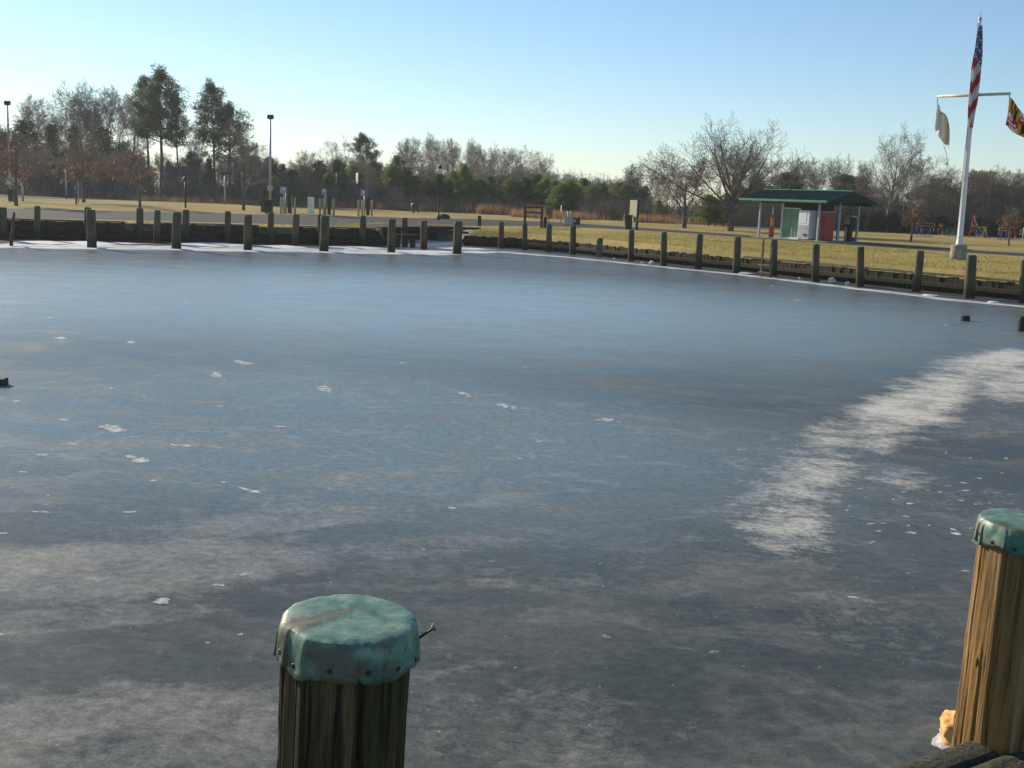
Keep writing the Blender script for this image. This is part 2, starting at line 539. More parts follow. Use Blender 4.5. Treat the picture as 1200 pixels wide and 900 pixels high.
    streak = ramp(t, st, [(.46, 0), (.64, 1)])
    cloud = ramp(t, st2, [(.34, 0), (.68, 1)])
    base = mixc(t, cloud, (.056, .063, .057), (.098, .103, .090))
    far_sheen = ell(430, 350, 760, 105, 2, PW, (.2, 1.2))
    mid_sheen = ell(350, 495, 700, 165, 3, PW, (.35, 1.2))
    base = mixc(t, math_(t, 'MULTIPLY', mid_sheen, .80), base, (.180, .238, .258))  # sky and sun sheen painted into the colour of the middle ice
    base = mixc(t, math_(t, 'MULTIPLY', far_sheen, .88), base, (.255, .365, .40))  # grazing sky reflection painted into the colour of the far ice
    sg = math_(t, 'MULTIPLY', streak, math_(t, 'ADD', .2, math_(t, 'MULTIPLY', gr2, 1.2)), True)
    base = mixc(t, math_(t, 'MULTIPLY', sg, .34), base, (.27, .265, .235))
    # thin pale curved seams
    vn = noise_tex(t, mp.outputs[0], .5, 3, .5, 2.2)
    ridge = math_(t, 'SUBTRACT', 1.0, math_(t, 'MULTIPLY', math_(t, 'ABSOLUTE', math_(t, 'SUBTRACT', vn, .5)), 26.0), True)
    seam = math_(t, 'MULTIPLY', ridge, ramp(t, gr2, [(.42, 0), (.58, 1)]))
    base = mixc(t, math_(t, 'MULTIPLY', seam, math_(t, 'ADD', .16, math_(t, 'MULTIPLY', mid_sheen, .40))), base, (.31, .31, .29))
    fv = math_(t, 'ADD', math_(t, 'MULTIPLY', faint, .55), math_(t, 'MULTIPLY', math_(t, 'SUBTRACT', math_(t, 'ADD', math_(t, 'MULTIPLY', gr, .45), math_(t, 'MULTIPLY', gr2, .55)), .5), 2.2))
    fm = math_(t, 'MULTIPLY', ramp(t, fv, [(.16, 0), (.80, 1)]), ramp(t, faint, [(.03, 0), (.35, 1)]))
    base = mixc(t, math_(t, 'MULTIPLY', fm, .72, True), base, (.33, .31, .265))
    # fine crystal grain over everything
    gk = math_(t, 'ADD', .62, math_(t, 'MULTIPLY', ramp(t, gr, [(.36, 0), (.64, 1)]), .76))
    gm = N(t, 'ShaderNodeMix', data_type='RGBA', blend_type='MULTIPLY'); gm.inputs[0].default_value = 1
    t.links.new(base, gm.inputs[6])
    gc = N(t, 'ShaderNodeCombineXYZ')
    for i in range(3): t.links.new(gk, gc.inputs[i])
    t.links.new(gc.outputs[0], gm.inputs[7])
    base = gm.outputs[2]
    spk = ramp(t, noise_tex(t, P, 26.0, 2, .5), [(.715, 0), (.76, 1)])
    base = mixc(t, math_(t, 'MULTIPLY', spk, .6), base, (.55, .55, .52))
    thr = math_(t, 'ADD', math_(t, 'MULTIPLY', gr, .60), math_(t, 'MULTIPLY', gr2, .40))
    big = noise_tex(t, P, .9, 6, .7, .3)
    sv = math_(t, 'SUBTRACT', math_(t, 'ADD', math_(t, 'ADD', strong, math_(t, 'MULTIPLY', math_(t, 'SUBTRACT', big, .54), 2.0)), math_(t, 'MULTIPLY', math_(t, 'SUBTRACT', thr, .52), 4.2)), .12)
    sm = math_(t, 'MULTIPLY', ramp(t, sv, [(.0, 0), (.85, 1)]), ramp(t, strong, [(.02, 0), (.25, 1)]))
    base = mixc(t, math_(t, 'MULTIPLY', sm, .9, True), base, (.62, .59, .51))
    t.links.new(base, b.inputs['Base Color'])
    rg = math_(t, 'ADD', .36, math_(t, 'MULTIPLY', math_(t, 'MAXIMUM', sm, math_(t, 'MULTIPLY', streak, .35)), .5), True)
    t.links.new(rg, b.inputs['Roughness'])
    b.inputs['IOR'].default_value = 1.31
    t.links.new(math_(t, 'ADD', .16, math_(t, 'MULTIPLY', far_sheen, .42)), b.inputs['Specular IOR Level'])
    hs = noise_tex(t, mp2.outputs[0], 5.0, 6, .65)
    bump(t, math_(t, 'ADD', hs, math_(t, 'MULTIPLY', sm, .3)), .07, .03, b)
    return m
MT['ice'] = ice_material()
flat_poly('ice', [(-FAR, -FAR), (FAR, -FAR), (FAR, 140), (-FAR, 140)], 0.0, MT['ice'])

def snow_material():
    m, t, b = newmat('old_snow')
    v = vec_coord(t, (.5, 1, 1), rand=False)
    n = noise_tex(t, v, 1.6, 7, .7)
    n2 = noise_tex(t, v, .4, 4, .6)
    c = ramp(t, math_(t, 'ADD', math_(t, 'MULTIPLY', n, .6), math_(t, 'MULTIPLY', n2, .4)), [(.36, (.36, .36, .36)), (.52, (.62, .61, .58)), (.66, (.80, .79, .76))])
    t.links.new(c, b.inputs['Base Color']); setin(b, Roughness=.75)
    bump(t, n, .5, .03, b)
    return m
MT['snow'] = snow_material()
MT['grey_snow'] = pm('grey_snow', (.52, .51, .48), (.30, .29, .27), 1.5, .8, bmp=.3)
def ribbon(mb, cl, z, seed, rag=.35, h=.03, m=0):
    """snow bank lying on the ice: centre line in plan with half widths, ragged edges, low crown"""
    rnd = random.Random(seed)
    pts = []
    for (ax, ay, wa), (bx, by, wb) in zip(cl[:-1], cl[1:]):
        a, b_ = W2(ax, ay), W2(bx, by)
        n = max(2, int((b_ - a).length / .35))
        for i in range(n):
            f = i / n
            pts.append((a.lerp(b_, f), wa + (wb - wa) * f))
    pts.append((W2(*cl[-1][:2]), cl[-1][2]))
    n0 = len(mb.v)
    for i, (p, hw) in enumerate(pts):
        q = pts[min(i + 1, len(pts) - 1)][0] - pts[max(i - 1, 0)][0]
        nrm = Vector((-q.y, q.x)).normalized()
        s = i * .22
        def nz(o, f=1.0): return noise.noise(Vector((s * f, o + seed * 7.3, 0)))
        l = hw * max(.08, 1 + rag * 1.5 * nz(1) + rag * nz(2, 3.1)); r_ = hw * max(.08, 1 + rag * 1.5 * nz(5) + rag * nz(6, 3.1))
        sh = nrm * hw * .5 * nz(9, .3) * rag
        e = min(1, i / 4, (len(pts) - 1 - i) / 4)
        for k_, hh in ((-1, -.004), (-.6, h * .8), (0, h), (.6, h * .8), (1, -.004)):
            ww = (l if k_ < 0 else r_) * max(e, .02)
            x = p + sh + nrm * ww * k_
            mb.v.append((x.x, x.y, z + hh * e + (0 if abs(k_) == 1 else .008 * noise.noise(Vector((x.x * 2, x.y * 2, 3))))))
    for i in range(len(pts) - 1):
        for j in range(4):
            a = n0 + i * 5 + j
            mb.face([a, a + 5, a + 6, a + 1], m, True)
mb = MB()
ribbon(mb, [(12, 284.2, .5), (30, 284.0, 1.5), (110, 284.8, 1.9), (150, 285.6, 1.4)], .004, 1)
ribbon(mb, [(118, 284.2, 1.0), (150, 285.2, 1.6), (176, 285.6, .8)], .004, 11)
ribbon(mb, [(200, 285.8, .8), (225, 286.0, 1.8), (285, 287.4, 1.8), (300, 288.0, 1.0)], .004, 2)
ribbon(mb, [(292, 287.6, 1.2), (340, 289.2, 1.6), (372, 289.8, .8)], .004, 3)
ribbon(mb, [(378, 289.2, 1.0), (400, 289.4, 1.5), (452, 291.4, 1.2), (466, 292.2, .6)], .004, 4)
ribbon(mb, [(-60, 288.9, .40), (100, 291.2, .42), (205, 292.8, .45), (330, 294.8, .5), (460, 297.2, .5), (545, 298.6, .5)], .004, 5, .55)
ribbon(mb, [(450, 293.2, .8), (500, 294.8, .9), (560, 295.6, .9), (590, 296.0, .5)], .004, 6)
ribbon(mb, [(462, 282.4, .8), (490, 282.2, 1.3), (520, 283.6, 1.0)], .004, 7)
ribbon(mb, [(505, 290.4, 1.0), (560, 291.8, 1.2), (585, 292.8, .5)], .004, 8)
tag(mb.build('snow', MT['snow']), 'white snow lying on the ice along the foot of the far bulkhead', 'snow', kind='stuff')
mb = MB()
ribbon(mb, [(-60, 286.6, 1.3), (80, 288.4, 1.5), (200, 289.8, 1.4), (320, 291.8, 1.6), (440, 294.2, 1.5), (520, 296.4, 1.0)], .001, 31, .5, .008)
ribbon(mb, [(545, 293.6, .9), (590, 295.6, .62), (660, 301.2, .42), (720, 307.2, .36), (800, 315.4, .30), (863, 321.6, .30), (920, 327.8, .34), (1000, 338, .36), (1060, 344.6, .34), (1110, 351.0, .36), (1200, 359.6, .32), (1330, 373, .32)], .004, 21, .35, .025)
tag(mb.build('frost_fringe', MT['grey_snow']), 'pale grey strip of crusted snow along the right bulkhead', 'snow', kind='stuff')

# small frozen white flecks on the ice
mb = MB()
rnd = random.Random(5)
flecks = [(190, 704, 13, 4.6, -6), (288, 673.5, 10, 2.6, 0), (256, 685.5, 8, 3, 4), (282, 743.5, 5, 2, 0), (243, 753, 4, 1.2, 0), (162, 538, 19, 4.5, 12), (131, 502, 22, 5, 10),
          (49, 533, 9, 1.8, 2), (27, 553, 6, 1.3, 4), (76, 491.5, 7, 1.6, 0), (285, 425, 15, 2.6, 8), (381, 455, 12, 4.5, 14), (252, 440, 10, 4.5, 8), (545, 462, 11, 3, 20), (594, 476, 16, 2.6, 10),
          (155, 401, 9, 1.6, 4), (70, 396, 10, 1.7, 4), (335, 461, 4, 1, 0), (257, 475.5, 5, 1, 0), (180, 563, 6, 1.4, 2), (263, 565, 7, 1.4, 3), (295, 575, 20, 2.0, 13), (710, 492, 20, 3.0, 8), (530, 595, 7, 1.3, 2),
          (632, 517, 5, 1, 0), (609, 537, 3.5, .9, 0), (616, 430, 6, 1.1, 8), (738, 411, 5, .8, 0), (910, 597, 20, 4, 3), (868, 527, 8, 1.6, 0), (1000, 700, 8, 1.6, 5), (710, 746, 9, 2.6, 14), (838, 764, 8, 2.4, -6),
          (935, 352, 6, .8, 2), (1108, 380.5, 4, .9, 3), (40, 327, 5, .6, 0), (92, 323, 4, .6, 0), (215, 355, 5, .7, 0), (105, 347, 5, .7, 0), (150, 341, 5, .6, 0), (58, 372, 6, .9, 0), (300, 362, 5, .7, 0), (430, 388, 6, .8, 2),
          (560, 372, 6, .7, 2), (788, 342, 4, .6, 3), (845, 343, 4, .6, 3), (905, 335, 4, .6, 3), (1, 743, 6, 2, 0), (470, 425, 6, 1, 4), (1190, 628, 4, 1, 0), (1066, 590, 6, 1.3, 0), (1147, 591, 7, 1.6, 2), (1120, 625, 8, 2.2, 5), (1068, 624, 9, 2.0, 8), (1150, 678, 10, 1.6, 4), (1145, 690, 8, 1.2, 4),
          (130, 455, 5, 1, 0), (20, 470, 7, 1, 0), (85, 520, 10, 1, 2), (215, 522, 24, 1.4, 4), (250, 523, 14, .9, 12), (50, 600, 14, 1.2, 2), (150, 600, 12, 1.2, 0), (330, 500, 14, 1, 5), (0, 625, 14, 1.4, 0)]
for _ in range(46):
    x, y = rnd.uniform(990, 1195), rnd.triangular(520, 690, 580)
    flecks.append((x, y, rnd.uniform(1.5, 6.5), rnd.uniform(.5, 1.5), rnd.uniform(-6, 10)))
for _ in range(110):
    y = 300 + 400 * rnd.random() ** 1.7
    x = rnd.uniform(-20, 1100)
    if y < 330 + max(0, x - 700) * .11: continue
    k_ = .25 + .75 * (y - 300) / 400
    flecks.append((x, y, rnd.uniform(1.5, 6) * k_, rnd.uniform(.3, 1.0) * k_, rnd.uniform(-5, 8)))
for q, (x, y, rx, ry, ang) in enumerate(flecks):
    n = 22; n0 = len(mb.v)
    c = at(x, y, .0015); mb.v.append((c.x, c.y, .0022))
    ca, sa = math.cos(R(ang)), math.sin(R(ang))
    rx *= .8; ry *= .8
    for i in range(n):
        a = 2 * PI * i / n
        k_ = .9 + .55 * noise.noise(Vector((math.cos(a) * 1.1, math.sin(a) * 1.1, q * 3.7))) + .45 * noise.noise(Vector((math.cos(a) * 3.1, math.sin(a) * 3.1, q * 3.7)))
        ex, ey = rx * k_ * math.cos(a), ry * k_ * math.sin(a)
        p = at(x + ex * ca - ey * sa, y + ex * sa + ey * ca, .0015)
        mb.v.append((p.x, p.y, .0015))
    for i in range(n): mb.face([n0, n0 + 1 + i, n0 + 1 + (i + 1) % n], 0, True)
MT['fleck'] = pm('frozen_foam', (.55, .55, .52), (.12, .13, .13), 14.0, .8)
tag(mb.build('frost_flecks', MT['fleck']), 'small white flecks frozen into the ice', 'frost', kind='stuff')

# ------------------------------------------------------------------ bulkheads
def plank_wall(mb, a, b, z0, z1, seed, dip=.03):
    rnd = random.Random(seed)
    d = b - a; L = d.length; d.normalize()
    rz = math.atan2(d.y, d.x)
    s = 0
    while s < L:
        wd = min(rnd.uniform(.22, .30), L - s)
        c = a + d * (s + wd / 2)
        top = z1 + rnd.uniform(-dip, dip * .6)
        off = rnd.uniform(-.03, .03)
        nx = Vector((-d.y, d.x)) * off
        mb.box((c.x + nx.x, c.y + nx.y, (z0 + top) / 2), (max(.05, wd - .012), .09, top - z0), rz, bevel=.008)
        s += wd
def beam(mb, a, b, z, hgt, wid, off=0.0, bev=.012):
    d = b - a; L = d.length; d.normalize()
    n = Vector((d.y, -d.x)) * off
    c = (a + b) / 2 + n
    mb.box((c.x, c.y, z), (L, wid, hgt), math.atan2(d.y, d.x), bevel=bev)
def LWP(px):                     # point on the left wall in a photo column
    for i in range(400):
        pass
    A, B = LW0, LW1
    lo, hi = -.6, 1.2
    for _ in range(40):
        mid = (lo + hi) / 2
        P = A + (B - A) * mid
        d = Vector((P.x, P.y, 0)) - CAM
        x = 600 + F * d.dot(CR) / d.dot(CF)
        if x < px: lo = mid
        else: hi = mid
    return A + (B - A) * lo
wl = thing('bulkhead_wall', 'dark timber bulkhead in shade along the far left side of the frozen basin', 'sea wall', (LW0.x, LW0.y, 0))
def local(parent):
    return Vector((parent.location.x, parent.location.y))
o0 = local(wl)
nots = [(147, 181), (303, 344)]
segs = [(-400, 147), (181, 303), (344, 440)]
pl, cp, wa = MB(), MB(), MB()
for q, (x0, x1) in enumerate(segs):
    a, b = (LWX if x0 < -300 else LWP(x0)) - o0, LWP(x1) - o0
    plank_wall(pl, a, b, -.4, LAND + .02, q)
    beam(cp, a, b, LAND + .065, .07, .28, -.08)
    beam(wa, a, b, .52, .20, .16, .13)
    beam(wa, a, b, .16, .18, .16, .13)
for q, (x0, x1) in enumerate(nots):
    a, b = LWP(x0) - o0, LWP(x1) - o0
    plank_wall(pl, a, b, -.4, .50, 20 + q)
for q, (x0, x1, z) in enumerate([(440, 444, .72), (444, 448, .55), (448, 453, .36), (453, 458, .22)]):
    plank_wall(pl, LWP(x0) - o0, LWP(x1) - o0, -.4, z, 40 + q)
pl.build('planks', MT['plank'], wl); cp.build('cap_board', MT['waler'], wl); wa.build('waler', MT['plank'], wl)
# sloping lit boards in the two notches of the far wall
for q, (x0, x1) in enumerate(nots):
    a, b = LWP(x0), LWP(x1)
    t_ = thing('boarding_step', ['mossy wooden step in the far bulkhead, left of the dark lamp post',
                                 'brighter mossy wooden step in the far bulkhead below the dark rubbish bins'][q], 'step', ((a.x + b.x) / 2, (a.y + b.y) / 2, 0), 0, 'wooden steps in the far bulkhead')
    rz = math.atan2((b - a).y, (b - a).x)
    L = (b - a).length
    m_ = MB()
    for k_ in range(4):
        y = .10 + k_ * .27
        m_.box((0, y, .56 + k_ * .075), (L * .97, .25, .06), 0, bevel=.008, M3=Matrix.Rotation(rz, 3, 'Z') @ Matrix.Rotation(R(14), 3, 'X'))
    o = m_.build('tread', MT['mossy_wood'], t_)
    for v in o.data.vertices:
        pass
    o.rotation_euler = (0, 0, 0)
    m_ = MB()
    m_.box((-.2, -.12, .2), (.1, .1, .8), rz, bevel=.01)
    m_.build('support_post', MT['plank'], t_)

wr = thing('bulkhead_wall', 'sunlit brown timber bulkhead curving along the right bank below the lawn', 'sea wall', (RWALL[0].x, RWALL[0].y, 0))
o1 = local(wr)
pl, cp, wa, rub = MB(), MB(), MB(), MB()
rnd = random.Random(3)
for i in range(len(RWALL) - 1):
    a, b = RWALL[i] - o1, RWALL[i + 1] - o1
    plank_wall(pl, a, b, -.4, .58, 60 + i, .05)
    if i >= 3:
        L = (b - a).length; n = max(1, round(L / 4.2))
        for j in range(n):
            if i == 3 and j == 0: continue
            p, q = a.lerp(b, j / n), a.lerp(b, (j + .992) / n)
            beam(cp, p, q, .665 + rnd.uniform(-.02, .02), .09, .20, -.02)
    beam(wa, a, b, .27, .17, .14, .12)
pl.build('planks', MT['plank'], wr); cp.build('cap_board', MT['waler'], wr); wa.build('waler', MT['plank'], wr)
# collapsed beams at the inlet
inl = []
for q, (x0, y0, x1, y1, z0, z1, lab) in enumerate([
        (503, 266.4, 563, 268.0, .95, .9, 'long broken dock beam lying above the gap in the bulkhead, the upper one'),
        (500, 269.6, 548, 273.0, .78, .62, 'broken dock beam sagging in front of the gravel bank, the lower one'),
        (446, 267.4, 498, 270.4, .92, .84, 'grey timber lying along the grass edge at the end of the far bulkhead')]):
    a, b = at(x0, y0, z0), at(x1, y1, z1)
    c = (a + b) / 2
    o = MB()
    d = (b - a); L = d.length
    o.box((0, 0, 0), (L, .22, .14), 0, bevel=.02, M3=d.to_track_quat('X', 'Z').to_matrix())
    o = o.build('dock_beam', MT['plank'], loc=c); tag(o, lab, 'beam', 'fallen dock beams by the inlet')
# block of short pilings by the inlet
p = at(474.5, 289, 0)
t_ = thing('timber_crib', 'low square block of dark timbers standing in the ice beside the inlet', 'timber block', p)
m_ = MB()
for j in range(3):
    m_.box((-.42 + j * .42, 0, .27), (.30, .34, .66), .1, bevel=.03)
m_.build('timbers', MT['plank'], t_)
m_ = MB(); m_.box((0, 0, .63), (1.35, .5, .07), .1, bevel=.02); m_.build('cap_board', MT['plank'], t_)

# ------------------------------------------------------------------ pilings
def piling_mesh(seed, r=.19, h=1.6):
    mb = MB(); sides = 20; rings = 12
    zs = [-.5] + [h * i / rings for i in range(rings + 1)]
    for i, z in enumerate(zs):
        taper = 1.04 - .06 * max(z, 0) / h
        for j in range(sides):
            a = 2 * PI * j / sides
            k_ = 1 + .06 * noise.noise(Vector((math.cos(a) * 1.5, math.sin(a) * 1.5, z * .8 + seed * 9))) + .03 * noise.noise(Vector((math.cos(a) * 5, math.sin(a) * 5, z * .5 + seed)))
            if i == len(zs) - 1: k_ *= .95
            mb.v.append((r * taper * k_ * math.cos(a), r * taper * k_ * math.sin(a), z + (.02 * math.cos(a + seed) if z >= h else 0)))
    k = len(zs)
    for i in range(k - 1):
        for j in range(sides):
            jj = (j + 1) % sides
            mb.face([i * sides + j, i * sides + jj, (i + 1) * sides + jj, (i + 1) * sides + j], 0, True)
    n = len(mb.v)
    for j in range(sides):
        a = 2 * PI * j / sides
        mb.v.append((r * .8 * math.cos(a), r * .8 * math.sin(a), h + .03))
    for j in range(sides):
        jj = (j + 1) % sides
        mb.face([(k - 1) * sides + j, (k - 1) * sides + jj, n + jj, n + j], 0, True)
    mb.face([n + j for j in range(sides)], 0)
    return mb
PM = []
for q in range(4):
    o = piling_mesh(q).build('piling', MT['pile'])
    PM.append(o)
used = set()
def piling(bx, by, tx, ty, wpx, label, group, z0=0.0, variant=None):
    B = at(bx, by, z0)
    ztop = z_over(B, tx, ty)
    D = ray(bx, by); depth = (B - CAM).dot(CF)
    top = at_Y(tx, ty, B.y)
    v = variant if variant is not None else (int(bx * 7) % 4)
    if v in used:
        o = PM[v].copy(); COL.objects.link(o)
    else:
        used.add(v); o = PM[v]
    h = max(.3, ztop - z0)
    rr = wpx * depth / F / 2 / .19
    lean = (Vector((top.x, top.y, ztop)) - B); lean.y = .0 + random.Random(bx).uniform(-.03, .03)
    lean.x *= .9
    o.location = B
    q = lean.to_track_quat('Z', 'Y')
    o.rotation_euler = (q.to_matrix() @ Matrix.Rotation(bx, 3, 'Z')).to_euler()
    o.scale = (rr, rr, h / 1.6)
    return tag(o, label, 'piling', group)
gF = 'mooring pilings standing free in the ice before the far bulkhead'
piling(107.5, 290.3, 106.5, 246.5, 10.5, 'mooring piling overlapping a shorter post behind it, left of the first wooden step', gF)
piling(206.5, 292, 208, 249, 10.5, 'free standing mooring piling right beside the dark lamp post, leaning slightly right', gF)
piling(290.5, 293.2, 290.8, 252.4, 9.5, 'mooring piling in the ice left of the brighter wooden step', gF)
piling(379.5, 294.8, 381, 253.6, 10.5, 'mooring piling in the ice in front of a second post, below the middle utility pedestal', gF)
piling(458.5, 296, 459.5, 257.5, 9, 'mooring piling at the right end of the far bulkhead, left of the inlet', gF)
piling(496.5, 292, 496.6, 259.2, 8, 'slim mooring piling standing in the mouth of the inlet', gF)
piling(535.5, 297.3, 537, 260, 10, 'dark mooring piling with bright top right of the inlet mouth', gF)
gB = 'short pilings rising along the far bulkhead'
piling(2.5, 281, 3, 243.5, 10, 'thick dark piling at the left edge of the photo', gB)
piling(43.5, 280.5, 43.8, 242, 7, 'short bulkhead post above the leaning stick', gB)
piling(102.5, 281.3, 102.8, 243.5, 8, 'short bulkhead post half hidden behind a taller mooring piling, left of the first step', gB)
piling(163.8, 282, 164, 244.5, 8, 'short bulkhead post standing above the left wooden step', gB)
piling(183.5, 284.6, 184.5, 247, 7.5, 'dark piling at the right end of the left wooden step', gB)
piling(217, 283.5, 218, 246.5, 8, 'short bulkhead post directly below the dark lamp post', gB)
piling(266.5, 284.4, 267, 248, 7.2, 'short bulkhead post below the thin flat headed light pole', gB)
piling(317, 285.2, 317.4, 249.5, 7.5, 'short bulkhead post in front of the dark rubbish bins', gB)
piling(345.8, 288, 347.4, 251.8, 8, 'leaning dark piling at the right end of the brighter wooden step', gB)
piling(375, 286.8, 375.8, 252, 7, 'short bulkhead post half hidden behind a mooring piling, below the middle utility pedestal', gB)
piling(425, 287.6, 425.4, 253.5, 7.6, 'short bulkhead post below the right hand utility pedestal', gB)
piling(474, 283.2, 474.4, 255.5, 7, 'short post at the head of the inlet between two mooring pilings', gB, z0=0.2)
gR = 'pilings along the right bulkhead'
rp = [(587, 290.6, 587.5, 260.5, 6.5, 'dark piling left of the empty sign frame, first of the right bulkhead'),
      (615, 293, 615, 261.8, 6, 'piling standing under the left leg of the empty sign frame'),
      (643, 295.2, 643.5, 263.2, 6.5, 'piling just right of the empty sign frame'),
      (671, 298.4, 671.5, 264.6, 7.5, 'dark piling directly below the tan utility boxes'),
      (739.3, 306, 739.8, 270.2, 7, 'piling standing below the black rubbish bin on the lawn'),
      (777.2, 311.5, 778, 272.6, 7.5, 'piling below and left of the smaller bare tree on the lawn'),
      (818, 315.2, 820, 275.2, 8, 'piling with a sunlit left side below the big oak, the one to its left'),
      (862.6, 320, 864.5, 278.5, 8.5, 'piling right of the big oak trunk, left of the shelter'),
      (906.3, 323.6, 906.8, 281.5, 8.5, 'piling beside the small wooden ladder under the green shed wall'),
      (955.6, 330.4, 956.2, 286.8, 8.5, 'piling below the white vending machine and red cabinet'),
      (1007.5, 336, 1008.4, 289.8, 8.8, 'piling below the right end post of the shelter, right of the white ball'),
      (1073.5, 342, 1078.6, 294.6, 9.5, 'piling leaning strongly to the right, left of the flagpole'),
      (1135.6, 349.5, 1138.2, 299.6, 12, 'thick piling standing just right of the flagpole foot'),
      (1199, 355, 1200.5, 305, 9, 'piling cut by the right edge of the photo')]
for q in rp: piling(*q, gR)
# stick leaning at the far left
a, b = at(11.5, 288, 0), at_Y(16.8, 249, at(11.5, 288, 0).y)
mb = MB(); n_ = 6
mb.tube([Vector((0, 0, -.3)) + (b - a) * (i / n_) + Vector((.02 * math.sin(i * 2), 0, .3 * i / n_)) for i in range(n_ + 1)], [.075, .075, .072, .07, .066, .062, .05], 10)
tag(mb.build('mooring_pole', MT['pile'], loc=a), 'thin pole leaning to the right in the ice at the far left', 'pole')
# wooden ladder on the right bulkhead
B = at(896, 325.5, 0)
t_ = thing('wooden_ladder', 'small sunlit wooden ladder leaning on the right bulkhead beside a piling', 'ladder', B, math.atan2(rdir.y, rdir.x))
for s_ in (-.26, .26):
    m_ = MB(); m_.box((s_, .05, .62 if s_ > 0 else .72), (.08, .06, 1.3 if s_ > 0 else 1.75), bevel=.006); m_.build('rail', MT['waler'], t_)
for z in (.22, .52, .80):
    m_ = MB(); m_.box((0, -.03, z), (.62, .16, .06), bevel=.006); m_.build('rung', MT['mossy_wood'], t_)
# broken stub on the right bulkhead
B = at(702, 301, 0)
mb = piling_mesh(8, .16, .95)
tag(mb.build('piling_stub', MT['waler'], loc=B), 'broken sunlit stub on the right bulkhead left of the black bin', 'piling stub')
# things frozen in the ice
tag(piling_mesh(9, .125, .12).build('piling_stub', MT['pile'], loc=at(1131, 376, 0)), 'low dark stub poking from the ice near the right edge', 'piling stub')
tag(piling_mesh(10, .115, .36).build('piling_stub', MT['pile'], loc=at(1197.5, 388, 0)), 'brown stub in the ice cut by the right edge of the photo', 'piling stub')
mb = MB(); mb.box((0, 0, .03), (.95, .18, .13), R(4), bevel=.012)
tag(mb.build('timber_block', MT['brown_wood'], loc=at(-33, 450, 0)), 'end of a squared timber frozen into the ice at the left edge', 'timber')
def blob(name, loc, s, mat, seed, label, cat, group=None):
    bm = bmesh.new(); bmesh.ops.create_icosphere(bm, subdivisions=3, radius=1)
    for v in bm.verts:
        n = noise.noise(v.co * 1.3 + Vector((seed * 5, 0, 0))) * .28 + noise.noise(v.co * 3 + Vector((seed, 2, 0))) * .10
        v.co = v.co * (1 + n); v.co.x *= s[0]; v.co.y *= s[1]; v.co.z *= s[2]
    for f in bm.faces: f.smooth = True
    me = bpy.data.meshes.new(name); bm.to_mesh(me); bm.free(); me.materials.append(mat)
    o = bpy.data.objects.new(name, me); COL.objects.link(o); o.location = loc
    return tag(o, label, cat, group)
gI = 'white lumps lying along the foot of the right bulkhead'
for q, (x, y, sx, sz, lab) in enumerate([
        (735, 300.6, .14, .10, 'squarish white ice lump left of the piling below the black bin'),
        (763.5, 310.2, .12, .12, 'round white lump at the foot of the wall right of the black bin'),
        (753, 309, .09, .06, 'small flat white lump just left of a round one below the black bin'),
        (974.5, 331.8, .16, .15, 'biggest round white lump by the wall, below the red cabinet'),
        (993, 334, .10, .09, 'small white lump right of the biggest one, beside a piling'),
        (937, 327, .06, .05, 'tiny white lump left of the piling below the vending machine'),
        (875, 321.6, .35, .05, 'long flat white ice slab at the wall below the shelter left post'),
        (720, 304, .06, .05, 'tiny white lump at the wall between the stub and the piling of the black bin'),
        (1090, 347, .30, .04, 'thin white ice slab at the wall left of the flagpole piling'),
        (1165, 355.5, .22, .05, 'low white ice slab at the wall right of the flagpole piling')]):
    blob('ice_lump', at(x, y, 0) + Vector((0, 0, sz * .55)), (sx, sx * .8, sz), MT['foam_white'], q, lab, 'ice lump', gI)
B = at(520, 256.6)
blob('rock', B, (.5, .4, .5), MT['rock'], 33, 'dark boulder at the roadside beside the lantern lamp post', 'rock')

# grass tufts on the edge of the lawn above the right wall and dead stalks in front of it
def blades(mb, pts, rnd, h, wd, lean=.5):
    for p in pts:
        a = rnd.uniform(0, 2 * PI); hh = h * rnd.uniform(.5, 1.3)
        dx, dy = math.cos(a) * wd, math.sin(a) * wd
        lx, ly = rnd.gauss(0, lean) * hh, rnd.gauss(0, lean) * hh
        n = len(mb.v)
        mb.v += [(p[0] - dx, p[1] - dy, p[2]), (p[0] + dx, p[1] + dy, p[2]), (p[0] + lx, p[1] + ly, p[2] + hh)]
        mb.face([n, n + 1, n + 2])
rnd = random.Random(77)
mb = MB()
pts = []
for i in range(len(EDGE) - 1):
    a, b = EDGE[i], EDGE[i + 1]
    if i == 0: a = LW0
    L = (b - a).length
    d = (b - a).normalized(); nn = Vector((-d.y, d.x))
    if nn.y < 0 and i < 1: nn = -nn
    for _ in range(int(L * 60)):
        p = a.lerp(b, rnd.random()) + nn * abs(rnd.gauss(0, .8))
        pts.append((p.x, p.y, LAND - .01))
blades(mb, pts, rnd, .13, .02)
for _ in range(26000):
    p = at(rnd.uniform(560, 1210), 0, LAND) if False else None
    i = rnd.randrange(6, len(EDGE) - 2); a, b = EDGE[i], EDGE[i + 1]
    d = (b - a).normalized(); nn = Vector((-d.y, d.x))
    p = a.lerp(b, rnd.random()) + nn * rnd.uniform(.2, 16)
    blades(mb, [(p.x, p.y, LAND - .01)], rnd, .09, .022)
MT['blade'] = leafmat('dry_grass', (.46, .37, .12), (.25, .22, .055), .35)
tag(mb.build('grass', MT['blade']), 'short dry winter grass on the lawn edge', 'grass', kind='stuff')

